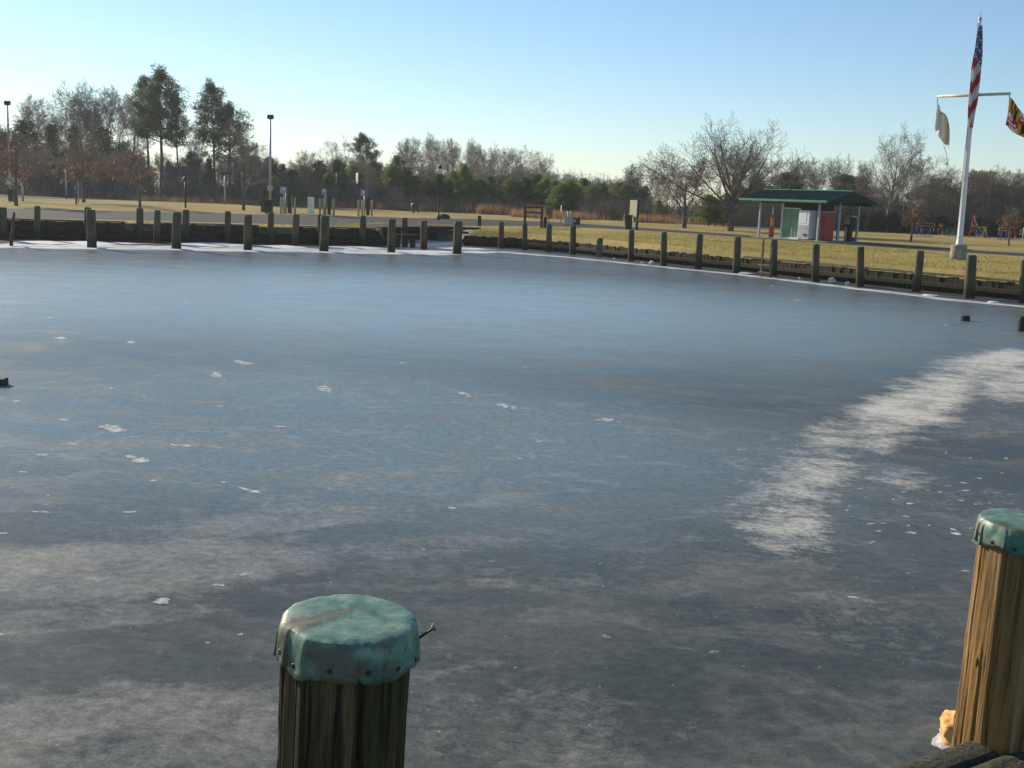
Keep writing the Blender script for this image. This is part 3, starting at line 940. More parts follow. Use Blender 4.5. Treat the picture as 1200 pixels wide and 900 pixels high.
# ------------------------------------------------------------------ trees
def tree_branch(rnd, tr, cr, p, d, L, r, lvl, P):
    """recursive limb; levels below P['split'] go into the trunk mesh, finer ones into the crown"""
    nseg = (7, 6, 4, 3, 2)[min(lvl, 4)]
    pts = [Vector(p)]; rad = [r]
    d = Vector(d).normalized()
    tip = P.get('tip0', .22) if lvl == 0 else .16
    for i in range(nseg):
        wv = P['wig'][min(lvl, 4)]
        d = d + Vector((rnd.gauss(0, wv), rnd.gauss(0, wv), rnd.gauss(0, wv) + P['up'][min(lvl, 4)]))
        d.normalize()
        pts.append(pts[-1] + d * (L / nseg)); rad.append(r * (1 - (1 - tip) * (i + 1) / nseg))
    if lvl < P['split']: tr.tube(pts, rad, (9, 6, 5)[min(lvl, 2)], cap=False)
    else: cr.tube(pts, [max(x, P['rmin']) for x in rad], 3 if lvl >= 2 else 5, cap=False)
    if lvl >= P['levels']:
        return
    nch = P['n'][lvl]
    for c in range(nch):
        t0 = P['t0'][lvl]
        f = t0 + (1 - t0) * (c + rnd.uniform(.2, .9)) / nch
        x = f * nseg; i = min(int(x), nseg - 1); fr = x - i
        q = pts[i].lerp(pts[i + 1], fr); rr = rad[i] + (rad[i + 1] - rad[i]) * fr
        dd = (pts[i + 1] - pts[i]).normalized()
        ang = R(rnd.uniform(*P['ang'][lvl])); az = c * 2.4 + rnd.uniform(-.6, .6)
        o = dd.orthogonal().normalized(); o = Matrix.Rotation(az, 3, dd) @ o
        nd = dd * math.cos(ang) + o * math.sin(ang)
        nl = L * P['lr'][lvl] * rnd.uniform(.75, 1.2) * (1 - P['apex'][lvl] * f)
        tree_branch(rnd, tr, cr, q, nd, nl, min(rr * .9, rr * P['rr'][lvl]), lvl + 1, P)
BASE = dict(split=2, levels=4, wig=(.03, .10, .14, .18, .2), up=(.03, .06, .05, .04, .03), n=(11, 8, 7, 6), t0=(.36, .22, .15, .10),
            ang=((30, 55), (28, 55), (28, 60), (30, 65)), lr=(.56, .56, .56, .58), apex=(.45, .35, .25, .15), rr=(.5, .5, .5, .55), rmin=.009)
def bare_tree(name, seed, H, r0, label, cat, tm, cm, loc=(0, 0, 0), group=None, leaves=None, **kw):
    rnd = random.Random(seed)
    P = dict(BASE); P.update(kw)
    tr, cr = MB(), MB()
    limbs = P.get('limbs')
    tree_branch(rnd, tr, cr, (0, 0, -.1), (rnd.gauss(0, .015), rnd.gauss(0, .015), 1), H * P.get('trunk', .8), r0, 0, P)
    if limbs:
        for z, d, L, r in limbs:
            tree_branch(rnd, tr, cr, (0, 0, z), d, L, r, 1, P)
    t_ = thing(name, label, cat, loc, 0, group)
    tr.build('trunk', tm, t_)
    c_ = cr.build('crown', cm, t_)
    if leaves:
        lf = MB()
        vs_ = cr.v
        zmax = max(v[2] for v in vs_)
        for _ in range(leaves):
            v = vs_[rnd.randrange(len(vs_))]
            if rnd.random() < (v[2] / zmax) ** .9 * 1.2: continue
            s_ = rnd.uniform(.07, .13)
            n = len(lf.v)
            a = rnd.uniform(0, 2 * PI); b = rnd.uniform(-.9, .9)
            ux, uy = math.cos(a), math.sin(a)
            lf.v += [(v[0], v[1], v[2]), (v[0] + ux * s_ - uy * s_ * .5, v[1] + uy * s_ + ux * s_ * .5, v[2] + b * s_ - .05), (v[0] + ux * s_ * 2, v[1] + uy * s_ * 2, v[2] + b * s_ * 1.5 - .1), (v[0] + ux * s_ + uy * s_ * .5, v[1] + uy * s_ - ux * s_ * .5, v[2] + b * s_ - .05)]
            lf.face([n, n + 1, n + 2, n + 3])
        lf.build('dead_leaves', MT['leaf_brown'], c_)
    return t_
def clump(mb, c, rad, rnd, n, nl, nw, flat=.75):
    for _ in range(n):
        while True:
            q = Vector((rnd.uniform(-1, 1), rnd.uniform(-1, 1), rnd.uniform(-1, 1)))
            if .05 < q.length < 1: break
        o = c + Vector((q.x, q.y, q.z * flat)) * rad
        d = (q + Vector((rnd.gauss(0, .5), rnd.gauss(0, .5), rnd.gauss(.25, .4)))).normalized()
        s = d.orthogonal().normalized(); s = Matrix.Rotation(rnd.uniform(0, 6.3), 3, d) @ s
        L = nl * rnd.uniform(.6, 1.3)
        k = len(mb.v)
        mb.v += [tuple(o - s * nw), tuple(o + s * nw), tuple(o + d * L)]
        mb.face([k, k + 1, k + 2])
def pine(name, seed, H, r0, crown0, spread, label, cat, mat, loc=(0, 0, 0), group=None, limbs=34, dens=8, shape='loblolly', nl=.34, nw=.05, cr_=.55):
    rnd = random.Random(seed)
    tr, cw = MB(), MB()
    n = 9
    wx, wy = rnd.gauss(0, .03), rnd.gauss(0, .03)
    tp = [Vector((wx * H * (i / n) ** 2 + .05 * math.sin(i + seed), wy * H * (i / n) ** 2, -.1 + H * .96 * i / n)) for i in range(n + 1)]
    tr.tube(tp, [r0 * (1 - .88 * i / n) for i in range(n + 1)], 8, cap=False)
    for b in range(limbs):
        f = crown0 + (1 - crown0) * (b + rnd.random()) / limbs
        x = f * n; i = min(int(x), n - 1)
        q = tp[i].lerp(tp[i + 1], x - i)
        g = (f - crown0) / (1 - crown0)
        if shape == 'loblolly': prof = .55 + .75 * math.sin(PI * min(1, g * .8 + .22)) - .65 * g ** 3
        elif shape == 'cone': prof = 1.12 * (1 - g) ** .8 + .08
        else: prof = .35 + .9 * math.sin(PI * (g * .72 + .22)) - .25 * g
        L = spread * max(.12, prof) * rnd.uniform(.55, 1.15)
        az = b * 2.4 + rnd.uniform(-.5, .5)
        rise = rnd.uniform(.0, .5) + .5 * g
        d = Vector((math.cos(az), math.sin(az), rise)).normalized()
        pts = [q, q + d * L * .5 + Vector((0, 0, -.04 * L)), q + d * L + Vector((0, 0, .05 * L))]
        tr.tube(pts, [r0 * .22 * (1 - .6 * g) + .02, r0 * .12 * (1 - .5 * g) + .015, .012], 4, cap=False)
        k = max(2, int(dens * (.5 + L / spread * .7)))
        for j in range(k):
            s = rnd.uniform(.35 if shape == 'loblolly' else .12, 1.05)
            c = q + d * L * s + Vector((rnd.gauss(0, .16), rnd.gauss(0, .16), rnd.gauss(.05, .12))) * spread * .45
            clump(cw, c, cr_ * rnd.uniform(.6, 1.25), rnd, 26, nl, nw)
    clump(cw, tp[-1], cr_ * .8, rnd, 40, nl, nw, 1.2)
    t_ = thing(name, label, cat, loc, 0, group)
    tr.build('trunk', MT['bark_pine'], t_); cw.build('crown', mat, t_)
    return t_
def place(root, px, D, top, label=None, group=None, first=False, rz=None, H=None, wide=1.0, by=None):
    """stand a tree in photo column px at depth D with its tip on photo row top"""
    B = ground_far(px, D) if by is None else at(px, by)
    z = z_over(B, px, top)
    s = (z - LAND) / H
    if rz is None: rz = (px * 1.7) % 6.28
    if first:
        root.location = B; root.rotation_euler = (0, 0, rz); root.scale = (s * wide, s * wide, s)
        if label: root['label'] = label
        if group: root['group'] = group
        return root
    return dup(root, B, rz, label, group, (s * wide, s * wide, s))
def tree_height(o):
    return max(v.co.z for ch in o.children for v in ch.data.vertices)

# --- single trees on the lawns
OAK = dict(BASE); 
oak = bare_tree('oak_tree', 11, 9.0, .34, 'big bare spreading oak on the lawn left of the green roofed shelter', 'tree', MT['bark'], MT['twig'], trunk=.60,
    n=(10, 8, 7, 5), t0=(.26, .22, .14, .10), levels=4, rmin=.011, lr=(.86, .50, .52, .54), apex=(.30, .3, .3, .2), ang=((34, 62), (25, 50), (28, 58), (30, 62)), up=(.0, .07, .05, .04, .03), wig=(.035, .10, .13, .17, .2),
    limbs=[(2.6 + .16 * i, (math.cos(i * 2.4 + .5), math.sin(i * 2.4 + .5), 0.70 + .50 * (i % 3)), 6.4 - .35 * (i % 3), .155) for i in range(8)] + [(1.9, (-1, .1, .10), 7.9, .14), (2.3, (-1, -.3, .50), 7.2, .11), (2.6, (1, .2, .62), 6.6, .12), (1.9, (1, -.1, .22), 6.8, .09), (3.2, (.2, 1, .6), 5.2, .11), (3.0, (-.2, -1, .5), 4.8, .10)])
oak.location = at(856, 270.6)
s = (z_over(oak.location, 856, 127) - LAND) / tree_height(oak); oak.scale = (s, s, s)
t2 = bare_tree('bare_tree', 12, 6.6, .16, 'smaller bare tree left of the big oak, behind the black rubbish bin', 'tree', MT['bark'], MT['twig_red'], n=(11, 8, 7, 5), t0=(.30, .2, .14, .1), rmin=.010, lr=(.85, .52, .52, .52), trunk=.56, apex=(.2, .3, .25, .15), ang=((32, 62), (26, 52), (28, 58), (30, 62)))
t2.location = at(802, 267.4); s = (z_over(t2.location, 802, 176) - LAND) / tree_height(t2); t2.scale = (s * 1.35, s * 1.35, s)
so = bare_tree('young_oak', 21, 7.0, .15, 'young oak with rusty dead leaves at the left edge of the lawn', 'tree', MT['bark'], MT['twig_red'], group='young oaks on the strip between the two roads', leaves=4000,
    n=(13, 8, 6, 5), t0=(.24, .2, .15, .15), ang=((50, 80), (30, 55), (30, 60), (30, 65)), lr=(.52, .5, .5, .5), apex=(.4, .3, .3, .2), rmin=.009)
so2 = bare_tree('young_oak', 25, 6.4, .12, 'young oak with few dead leaves behind the left wooden step', 'tree', MT['bark'], MT['twig_red'], group='young oaks on the strip between the two roads', leaves=2300,
    n=(12, 8, 6, 5), t0=(.26, .2, .15, .15), ang=((45, 75), (30, 55), (30, 60), (30, 65)), lr=(.50, .5, .5, .5), apex=(.4, .3, .3, .2), rmin=.009)
h1, h2 = tree_height(so), tree_height(so2)
place(so, 19, 0, 142, first=True, H=h1, by=241.2, rz=.4, wide=1.15)
place(so, 98, 0, 146, 'wide young oak with scattered rusty leaves, second from the left on the roadside strip', H=h1, by=237.4, rz=2.6, wide=1.2)
place(so2, 164, 0, 158, first=True, H=h2, by=243.6, rz=1.1, wide=1.1)
fk = bare_tree('forked_tree', 31, 8.5, .17, 'dark forked bare tree beside the tall light pole and rubbish bins', 'tree', MT['bark'], MT['twig'], n=(10, 8, 7, 6), t0=(.25, .2, .15, .1), ang=((25, 48), (25, 50), (28, 58), (30, 62)), lr=(.66, .54, .52, .54), rmin=.008)
fk.location = at(285.5, 246.6); s = (z_over(fk.location, 285, 132) - LAND) / tree_height(fk); fk.scale = (s, s, s)
rs = bare_tree('young_oak', 41, 3.4, .09, 'small tree with a rusty crown left of the flagpole', 'tree', MT['bark_grey'], MT['twig_red'], leaves=2200, n=(11, 7, 6, 4), t0=(.42, .2, .2, .15), ang=((40, 70), (30, 55), (30, 60), (30, 65)), lr=(.45, .5, .5, .5), rmin=.007, group='small rusty trees on the right lawn')
hr = tree_height(rs)
place(rs, 1067, 0, 232, first=True, H=hr, by=283.2, wide=1.1)
place(rs, 1182, 0, 240, 'small tree with a rusty crown at the right edge, among the light frames', 'small rusty trees on the right lawn', H=hr, by=288.4, rz=2, wide=1.05)
tb = bare_tree('bare_tree', 51, 12, .24, 'tall bare grey tree right of the shelter roof rising over the woods', 'tree', MT['bark_grey'], MT['twig'], trunk=.66, apex=(.3, .3, .25, .15), n=(14, 9, 8, 6), t0=(.20, .15, .12, .1), ang=((24, 50), (25, 50), (28, 58), (30, 62)), lr=(.66, .52, .52, .54), rmin=.009)
place(tb, 1038, 112, 141, first=True, H=tree_height(tb))

# --- woodland kinds
BT = []
for q, (sd_, kw) in enumerate([(61, {}), (62, dict(ang=((18, 38), (24, 46), (28, 56), (30, 62)))), (63, dict(n=(11, 7, 6, 5), t0=(.30, .22, .2, .15))), (64, dict(t0=(.45, .25, .2, .15)))]):
    k_ = dict(rmin=.013, n=(12, 8, 7, 5), trunk=.66, lr=(.64, .54, .55, .56), apex=(.30, .35, .25, .15), ang=((22, 46), (26, 50), (28, 56), (30, 62))); k_.update(kw)
    BT.append(bare_tree('bare_tree', sd_, 13, .17, '', 'tree', MT['bark_grey'], MT['twig'], **k_))
PT = [pine('pine_tree', 71, 16.5, .27, .45, 3.1, '', 'tree', MT['needle'], limbs=40, dens=11),
      pine('pine_tree', 72, 16.5, .25, .50, 2.7, '', 'tree', MT['needle'], limbs=36, dens=11),
      pine('pine_tree', 73, 13, .25, .36, 3.0, '', 'tree', MT['needle'], limbs=40, dens=10)]
YP = [pine('young_pine', 81, 7, .13, .12, 1.9, '', 'tree', MT['needle_bright'], limbs=36, dens=7, shape='oval', cr_=.45, nl=.30),
      pine('young_pine', 82, 6.5, .12, .10, 1.8, '', 'tree', MT['needle_bright'], limbs=34, dens=7, shape='cone', cr_=.42, nl=.30),
      pine('young_pine', 83, 8, .14, .10, 2.1, '', 'tree', MT['needle'], limbs=38, dens=8, shape='oval', cr_=.48, nl=.30)]
CT = [pine('cedar_tree', 91, 8.5, .14, .05, 1.7, '', 'tree', MT['needle_dark'], limbs=46, dens=8, shape='cone', cr_=.42, nl=.26),
      pine('cedar_tree', 92, 8.0, .14, .05, 2.0, '', 'tree', MT['needle_dark'], limbs=44, dens=8, shape='oval', cr_=.45, nl=.26)]
KIND = {'b': BT, 'p': PT, 'y': YP, 'c': CT}
HK = {k: [tree_height(o) for o in v] for k, v in KIND.items()}
CNT = {}
def wood(kind, q, px, D, top, label, group, wide=1.0):
    root = KIND[kind][q]
    first = (kind, q) not in CNT
    CNT[(kind, q)] = 1
    return place(root, px, D, top, label, group, first, H=HK[kind][q], wide=wide)
# tall ones that can be told apart
gP = 'tall pines standing over the left woods'
wood('p', 0, 190, 142, 73, 'tallest pine of the left woods with a broad layered crown', gP, 1.0)
wood('p', 1, 175, 143, 86, 'tall pine with a bare trunk just left of the tallest pine', gP, .95)
wood('p', 1, 209, 140, 106, 'lower pine on the right side of the tallest pine', gP, .8)
wood('p', 0, 252, 140, 89, 'tall pine with a narrow top left of the forked tree', gP, .85)
wood('p', 2, 270, 138, 116, 'shorter pine tucked right of the narrow topped tall pine, behind the forked tree', gP, 1.0)
wood('p', 2, 426, 150, 153, 'round topped dark pine over the basketball hoops in the middle left', gP, .95)
gS = 'tall bare trees over the left woods'
for q, (px, top, v, wd) in enumerate([(42, 108, 0, 1.0), (66, 118, 1, .8), (97, 92, 1, 1.0), (133, 90, 3, 1.0), (154, 96, 3, .9), (12, 140, 2, .9), (228, 140, 1, .8), (115, 104, 3, .8)]):
    wood('b', v, px, 150, top, ['pale bare tree with a fan shaped crown over the leftmost young oak', 'slim pale bare tree between the fan shaped one and the tall paired ones', 'tall pale bare tree above the second young oak',
         'tall bare tree with upswept limbs left of the tallest pine', 'thin bare tree touching the left side of the tallest pine', 'low bare tree behind the tall light pole at the left edge', 'bare tree in the gap between the two groups of tall pines', 'thin bare tree between the two tallest pale ones'][q], gS, wd)
wood('b', 2, 392, 160, 156, 'rounded bare tree left of the round topped dark pine', 'bare trees over the middle woods', 1.0)
for q, (px, top, v) in enumerate([(478, 160, 0), (492, 151, 2), (508, 156, 1), (524, 160, 0), (540, 163, 2), (556, 161, 1), (570, 165, 3), (584, 170, 2), (600, 171, 0), (616, 167, 2), (631, 178, 1)]):
    wood('b', v, px, 158 + (q * 5) % 11, top, 'bare grey tree in the row rising over the middle woods, behind the lantern lamp post', 'bare trees in a row over the middle woods', 1.0)
gY = 'young green pines along the edge of the woods'
for q, (px, D, top, v, wd) in enumerate([(466, 138, 180, 2, .9), (541, 132, 189, 0, .9), (522, 134, 204, 1, 1.1), (573, 134, 203, 1, 1.0), (626, 136, 202, 2, .9), (640, 132, 206, 1, 1.1), (655, 128, 213, 0, 1.4), (668, 128, 208, 0, 1.2), (684, 132, 207, 2, 1.0),
        (705, 132, 213, 2, 1.1), (722, 130, 211, 0, 1.2), (742, 130, 208, 2, 1.2), (752, 128, 216, 2, 1.1), (343, 138, 196, 2, 1.1), (358, 140, 192, 2, 1.0), (374, 138, 186, 2, 1.0), (396, 136, 185, 2, 1.1), (412, 138, 190, 0, 1.0), (440, 138, 186, 2, .95), (452, 136, 196, 0, 1.0),
        (310, 134, 214, 0, 1.0), (345, 126, 216, 0, .9), (500, 134, 208, 0, .9), (554, 132, 211, 1, 1.0), (590, 140, 204, 2, 1.0), (608, 134, 209, 1, 1.2), (771, 122, 232, 0, 1.0), (830, 108, 226, 0, 1.5), (838, 108, 232, 1, 1.4), (848, 110, 224, 2, 1.0), (826, 118, 226, 2, 1.0), (385, 134, 200, 0, 1.0), (330, 140, 190, 2, .9), (459, 134, 190, 0, 1.2), (474, 135, 194, 2, 1.2), (484, 134, 206, 1, 1.2), (512, 134, 200, 2, 1.0), (532, 133, 198, 0, 1.1), (548, 134, 200, 2, 1.0), (563, 133, 208, 0, 1.2), (598, 134, 206, 0, 1.1), (617, 133, 206, 2, 1.1), (632, 132, 212, 0, 1.3), (648, 130, 210, 2, 1.2), (662, 130, 214, 1, 1.4), (676, 129, 214, 0, 1.4), (693, 130, 214, 0, 1.3), (732, 129, 214, 0, 1.2), (364, 136, 200, 0, 1.1), (402, 134, 198, 0, 1.2), (420, 135, 200, 2, 1.1), (433, 134, 204, 0, 1.1), (320, 136, 204, 0, 1.0)]):
    lab = 'young green pine at the edge of the middle woods' if px < 640 and px > 440 else ('young green pine at the edge of the woods behind the utility pedestals' if px <= 440 else ('bushy bright green pine behind the tan utility boxes' if px < 760 else ('small round green pine behind the smaller bare tree' if px == 771 else 'bright green bushy pine behind the big oak trunk')))
    wood('y', v, px, D, top, lab, gY, wd * 1.15)
gC = 'dark cedars and pines in the woods'
rnd = random.Random(17)
for q, (px, D, top, v, wd) in enumerate([(34, 140, 138, 1, 1.2), (62, 140, 140, 0, 1.3), (88, 142, 142, 0, 1.0), (120, 144, 146, 1, 1.0), (8, 140, 152, 1, 1.2), (-16, 140, 156, 0, 1.3), (142, 142, 164, 1, 1.1), (105, 140, 170, 1, 1.1), (48, 138, 168, 0, 1.3), (76, 137, 172, 1, 1.2),
        (226, 140, 176, 1, 1.0), (246, 140, 182, 0, 1.1), (300, 142, 180, 1, 1.0), (318, 140, 182, 1, 1.0), (166, 146, 180, 1, 1.1), (198, 144, 186, 0, 1.1), (278, 144, 182, 0, 1.0)]):
    wood('c', v, px, D, top, 'dark cedar in the woods behind the young oaks on the left' if px < 150 else 'dark cedar in the woods between the tall pines and the bins', gC, wd)
for q, (px, D, top, v, wd) in enumerate([(914, 125, 199, 1, 2.0), (928, 122, 212, 1, 1.6), (884, 122, 210, 1, 1.6), (900, 118, 222, 0, 1.3), (868, 124, 216, 1, 1.5), (990, 128, 202, 1, 1.8), (1004, 126, 204, 1, 1.8), (1092, 128, 206, 1, 2.0), (1148, 124, 197, 1, 2.0), (1164, 122, 208, 1, 1.7),
        (1026, 112, 246, 1, 1.7), (1046, 112, 248, 1, 1.9), (1062, 112, 250, 1, 1.8), (1086, 112, 254, 1, 1.9), (1104, 112, 252, 1, 1.9), (1124, 112, 254, 1, 1.8), (1146, 112, 254, 1, 1.9), (1166, 112, 256, 1, 1.8), (1186, 112, 258, 1, 1.9), (1206, 112, 252, 1, 1.9), (1014, 114, 240, 1, 1.6), (995, 114, 238, 1, 1.6)]):
    if top < 225: lab = 'low dark evergreen crown rising from the woods behind the shelter' if px < 1050 else 'dark round evergreen crown in the woods behind the flagpole'
    else: lab = 'dark evergreen shrub in the shaded hedge behind the right lawn'
    wood('c', v, px, D, top, lab, gC if top < 225 else 'evergreen shrubs in the dark hedge on the right', wd)
gT = 'bare trees in the right woods'
for q, (px, D, top, v, wd) in enumerate([(760, 120, 176, 2, 1.1), (740, 130, 190, 0, 1.2), (900, 128, 178, 2, 1.1), (932, 126, 182, 0, 1.1), (957, 124, 180, 3, .9), (974, 126, 176, 3, .8), (948, 122, 205, 2, 1.3), (985, 120, 206, 2, 1.3), (1010, 118, 186, 1, .9), (1068, 118, 178, 0, 1.0), (1082, 116, 196, 2, 1.3), (1100, 118, 188, 2, 1.2),
        (1118, 116, 193, 2, 1.3), (1135, 118, 196, 0, 1.2), (1152, 118, 190, 2, 1.2), (1170, 116, 194, 2, 1.3), (1188, 118, 196, 0, 1.3), (1206, 116, 202, 2, 1.3), (1225, 116, 198, 1, 1.2), (1250, 116, 196, 2, 1.2), (690, 140, 212, 2, 1.2), (715, 138, 208, 0, 1.2), (780, 130, 200, 2, 1.2), (795, 126, 210, 0, 1.2), (880, 130, 200, 0, 1.2), (968, 116, 222, 2, 1.4)]):
    if px < 700 or 700 < px < 820: lab = 'low bare tree in the thin woods between the tan boxes and the oak'
    elif px < 1020: lab = 'bare tree in the woods behind the shelter'
    else: lab = 'rounded bare tree in the woods behind the flagpole and light frames'
    wood('b', v, px, D, top, lab, gT, wd)
gM = 'grey saplings between the young pines'
rnd = random.Random(44)
for i in range(34):
    px = 436 + i * 9.4 + rnd.uniform(-4, 4)
    wood('b', rnd.randrange(4), px, rnd.uniform(136, 152), rnd.uniform(188, 206) + max(0, px - 620) * .12, 'thin grey sapling crowded between the young pines of the middle woods', gM, 1.25)
gU = 'grey saplings filling the woods'
rnd = random.Random(4)
for i in range(46):
    px = -30 + i * 10.6 + rnd.uniform(-4, 4)
    if px > 460: continue
    wood('b', rnd.randrange(4), px, rnd.uniform(128, 150), rnd.uniform(172, 196) - (12 if px < 150 else 0), 'thin grey tree among the crowded saplings of the left woods', gU, 1.1)

# scrub: undergrowth no one could count
def scrub(name, mat, label, bands, seed, per):
    rnd = random.Random(seed); mb = MB()
    for (x0, x1, d0, d1, h, n) in bands:
        for _ in range(n):
            B = ground_far(rnd.uniform(x0, x1), rnd.uniform(d0, d1))
            hh = h * rnd.uniform(.55, 1.15)
            for _ in range(per):
                a = rnd.uniform(0, 2 * PI); sp = abs(rnd.gauss(0, .33))
                p0 = B + Vector((rnd.gauss(0, .35), rnd.gauss(0, .35), 0))
                L = hh * rnd.uniform(.6, 1.1)
                p1 = p0 + Vector((math.cos(a) * sp * .5, math.sin(a) * sp * .5, .55)) * L
                p2 = p0 + Vector((math.cos(a) * sp + rnd.gauss(0, .1), math.sin(a) * sp + rnd.gauss(0, .1), 1.0)) * L
                mb.tube([p0, p1, p2], [.026, .02, .009], 3, cap=False)
                for _ in range(3):
                    f = rnd.uniform(.4, 1); q = p0.lerp(p2, f)
                    e = q + Vector((rnd.gauss(0, .35), rnd.gauss(0, .35), rnd.uniform(.1, .5))) * L * .32
                    mb.tube([q, e], [.014, .008], 3, cap=False)
    return tag(mb.build(name, mat), label, 'undergrowth', kind='stuff')
scrub('underbrush', MT['brush'], 'tangled leafless grey brown brush filling the edge of the woods', [(-80, 470, 128, 142, 3.2, 380), (-80, 470, 142, 150, 5.0, 300), (430, 760, 134, 150, 3.6, 420), (430, 720, 146, 154, 5.2, 260), (680, 900, 118, 136, 2.8, 240), (436, 640, 127, 134, 1.7, 260), (860, 1260, 112, 124, 3.4, 420), (980, 1260, 118, 128, 4.8, 260)], 7, 11)
def sedge(seed, bands):
    rnd = random.Random(seed); mb = MB()
    for (x0, x1, d0, d1, h, n) in bands:
        for _ in range(n):
            B = ground_far(rnd.uniform(x0, x1), rnd.uniform(d0, d1))
            if noise.noise(Vector((B.x * .16, B.y * .16, 2))) < -.02 + rnd.uniform(-.25, .25): continue
            blades(mb, [(B.x + rnd.gauss(0, .12), B.y + rnd.gauss(0, .12), LAND - .02) for _ in range(7)], rnd, h, .035, .16)
    return tag(mb.build('broomsedge', MT['broomsedge']), 'tall rusty orange grass along the foot of the woods', 'tall grass', kind='stuff')
sedge(9, [(-80, 440, 128, 133, .8, 1300), (440, 570, 126, 133, .9, 500), (560, 640, 124, 131, 1.1, 800), (600, 860, 112, 118, .85, 1100), (150, 330, 124, 128, .6, 300)])

# ------------------------------------------------------------------ shelter with vending machines
U = Vector((.52, -.854)).normalized(); V = Vector((.854, .52)).normalized()   # along the front (towards us), and inwards
P0 = at(957.3, 283.2)
sh = thing('shelter', 'open green roofed shelter on white posts with a green shed inside', 'shelter', P0, math.atan2(U.y, U.x))
# local frame: x along the front, y inwards; front right post at the origin
def post(x, y, z, name='post', mat='grey_paint', wd=.13):
    m_ = MB(); m_.box((x, y, z / 2), (wd, wd, z), bevel=.01); m_.box((x, y, .04), (wd + .1, wd + .1, .08), bevel=.01)
    return m_.build(name, MT[mat], sh)
XL = -5.4
post(0, 0, 2.52); post(0, 3.6, 2.52); post(0, 1.8, 2.9); post(XL, 0, 2.52); post(XL, 3.6, 2.52); post(-1.6, 3.6, 2.52)
ZE, ZR, X0, X1, Y0, Y1 = 2.52, 3.26, -7.0, 1.1, -.55, 4.15
ym = (Y0 + Y1) / 2
def corr(mb, ya, za, yb, zb):    # ribbed roof sheet
    n = int((X1 - X0) / .1)
    th = .05; n0 = len(mb.v)
    for i in range(n + 1):
        x = X0 + (X1 - X0) * i / n
        hz = .045 if i % 3 == 0 else 0
        for (y, z) in ((ya, za), (yb, zb)):
            mb.v.append((x, y, z + hz)); mb.v.append((x, y, z - th))
    for i in range(n):
        a = n0 + i * 4; b = a + 4
        mb.face([a, b, b + 2, a + 2]); mb.face([a + 1, a + 3, b + 3, b + 1])
        mb.face([a, a + 1, b + 1, b]); mb.face([a + 2, b + 2, b + 3, a + 3])
    mb.face([n0, n0 + 2, n0 + 3, n0 + 1]); e = n0 + n * 4; mb.face([e, e + 1, e + 3, e + 2])
m_ = MB(); corr(m_, Y0, ZE + .06, ym, ZR); corr(m_, Y1, ZE + .06, ym, ZR)
rf = m_.build('roof', MT['green_roof'], sh)
m_ = MB()
m_.box(((X0 + X1) / 2, Y0 - .03, ZE + .035), (X1 - X0, .05, .15), bevel=.008); m_.box(((X0 + X1) / 2, Y1 + .03, ZE + .035), (X1 - X0, .05, .15), bevel=.008)
m_.build('fascia', MT['green_trim'], rf)
m_ = MB(); m_.box(((X0 + X1) / 2, ym, ZR + .04), (X1 - X0, .32, .07), bevel=.02); m_.build('ridge_cap', MT['green_trim'], rf)
m_ = MB(); m_.tube([(-4.0, ym - .55, ZR - .22), (-4.0, ym - .55, ZR + .28)], .05, 8); m_.build('vent_pipe', MT['green_roof'], rf)
for x in (X1 - .04, X0 + .04):
    m_ = MB(); m_.prism([(Y0 + .05, ZE + .0), (Y1 - .05, ZE + .0), (ym, ZR - .06)], -.03, .03, fn=lambda p, x=x: (x + p[1], p[0], p[2]))
    m_.build('gable_panel', MT['green_roof'], sh)
m_ = MB()
m_.box((-2.15, 0, ZE - .06), (6.6, .09, .18), bevel=.01); m_.box((-2.15, 3.6, ZE - .06), (6.6, .09, .18), bevel=.01); m_.box((0, 1.8, ZE - .06), (.09, 3.5, .18), bevel=.01)
m_.build('roof_beam', MT['dark_metal'], sh)
m_ = MB(); m_.box((-2.4, 1.8, .03), (6.9, 4.3, .06), bevel=.01); m_.build('slab', MT['concrete'], sh)
# shed core
def wall_corr(mb, x0, x1, y, z0, z1, m=0):
    n = int((x1 - x0) / .07); n0 = len(mb.v)
    for i in range(n + 1):
        x = x0 + (x1 - x0) * i / n; d = -.055 if i % 4 < 2 else 0
        mb.v += [(x, y + d, z0), (x, y + d, z1)]
    for i in range(n): mb.face([n0 + 2 * i, n0 + 2 * i + 2, n0 + 2 * i + 3, n0 + 2 * i + 1], m)
m_ = MB(); wall_corr(m_, -3.72, -2.20, .55, .1, 2.02)
m_.build('siding', MT['green_side'], sh)
m_ = MB(); m_.box((-2.0, 1.1, 1.25), (3.48, .98, 2.4), bevel=.01); m_.build('shed_wall', MT['dark_wall'], sh)
m_ = MB(); m_.box((-3.78, .5, 1.28), (.11, .11, 2.5), bevel=.01); m_.box((-2.16, .52, 1.08), (.08, .08, 1.95), bevel=.01); m_.box((-2.97, .515, 2.06), (1.6, .06, .07), bevel=.01); m_.box((-2.97, .515, .10), (1.6, .06, .08), bevel=.01)
m_.build('trim', MT['white_paint'], sh)
def SL(x, y, z=0.0): 
    p = Vector((P0.x, P0.y)) + U * x + V * y
    return Vector((p.x, p.y, LAND + z))
RZ = math.atan2(U.y, U.x)
vm = thing('vending_machine', 'white vending machine with a bright upper panel standing beside the green siding', 'vending machine', SL(-1.12, .20, .06), RZ)
m_ = MB(); m_.box((0, 0, .98), (.98, .78, 1.86), bevel=.03); m_.build('cabinet', MT['white_paint'], vm)
m_ = MB(); m_.box((-.06, -.395, 1.42), (.62, .02, .72), bevel=.006); m_.build('display_panel', MT['white_board'], vm)
m_ = MB(); m_.box((-.02, -.395, .55), (.74, .02, .82), bevel=.006); dr_ = m_.build('door', MT['grey_paint'], vm)
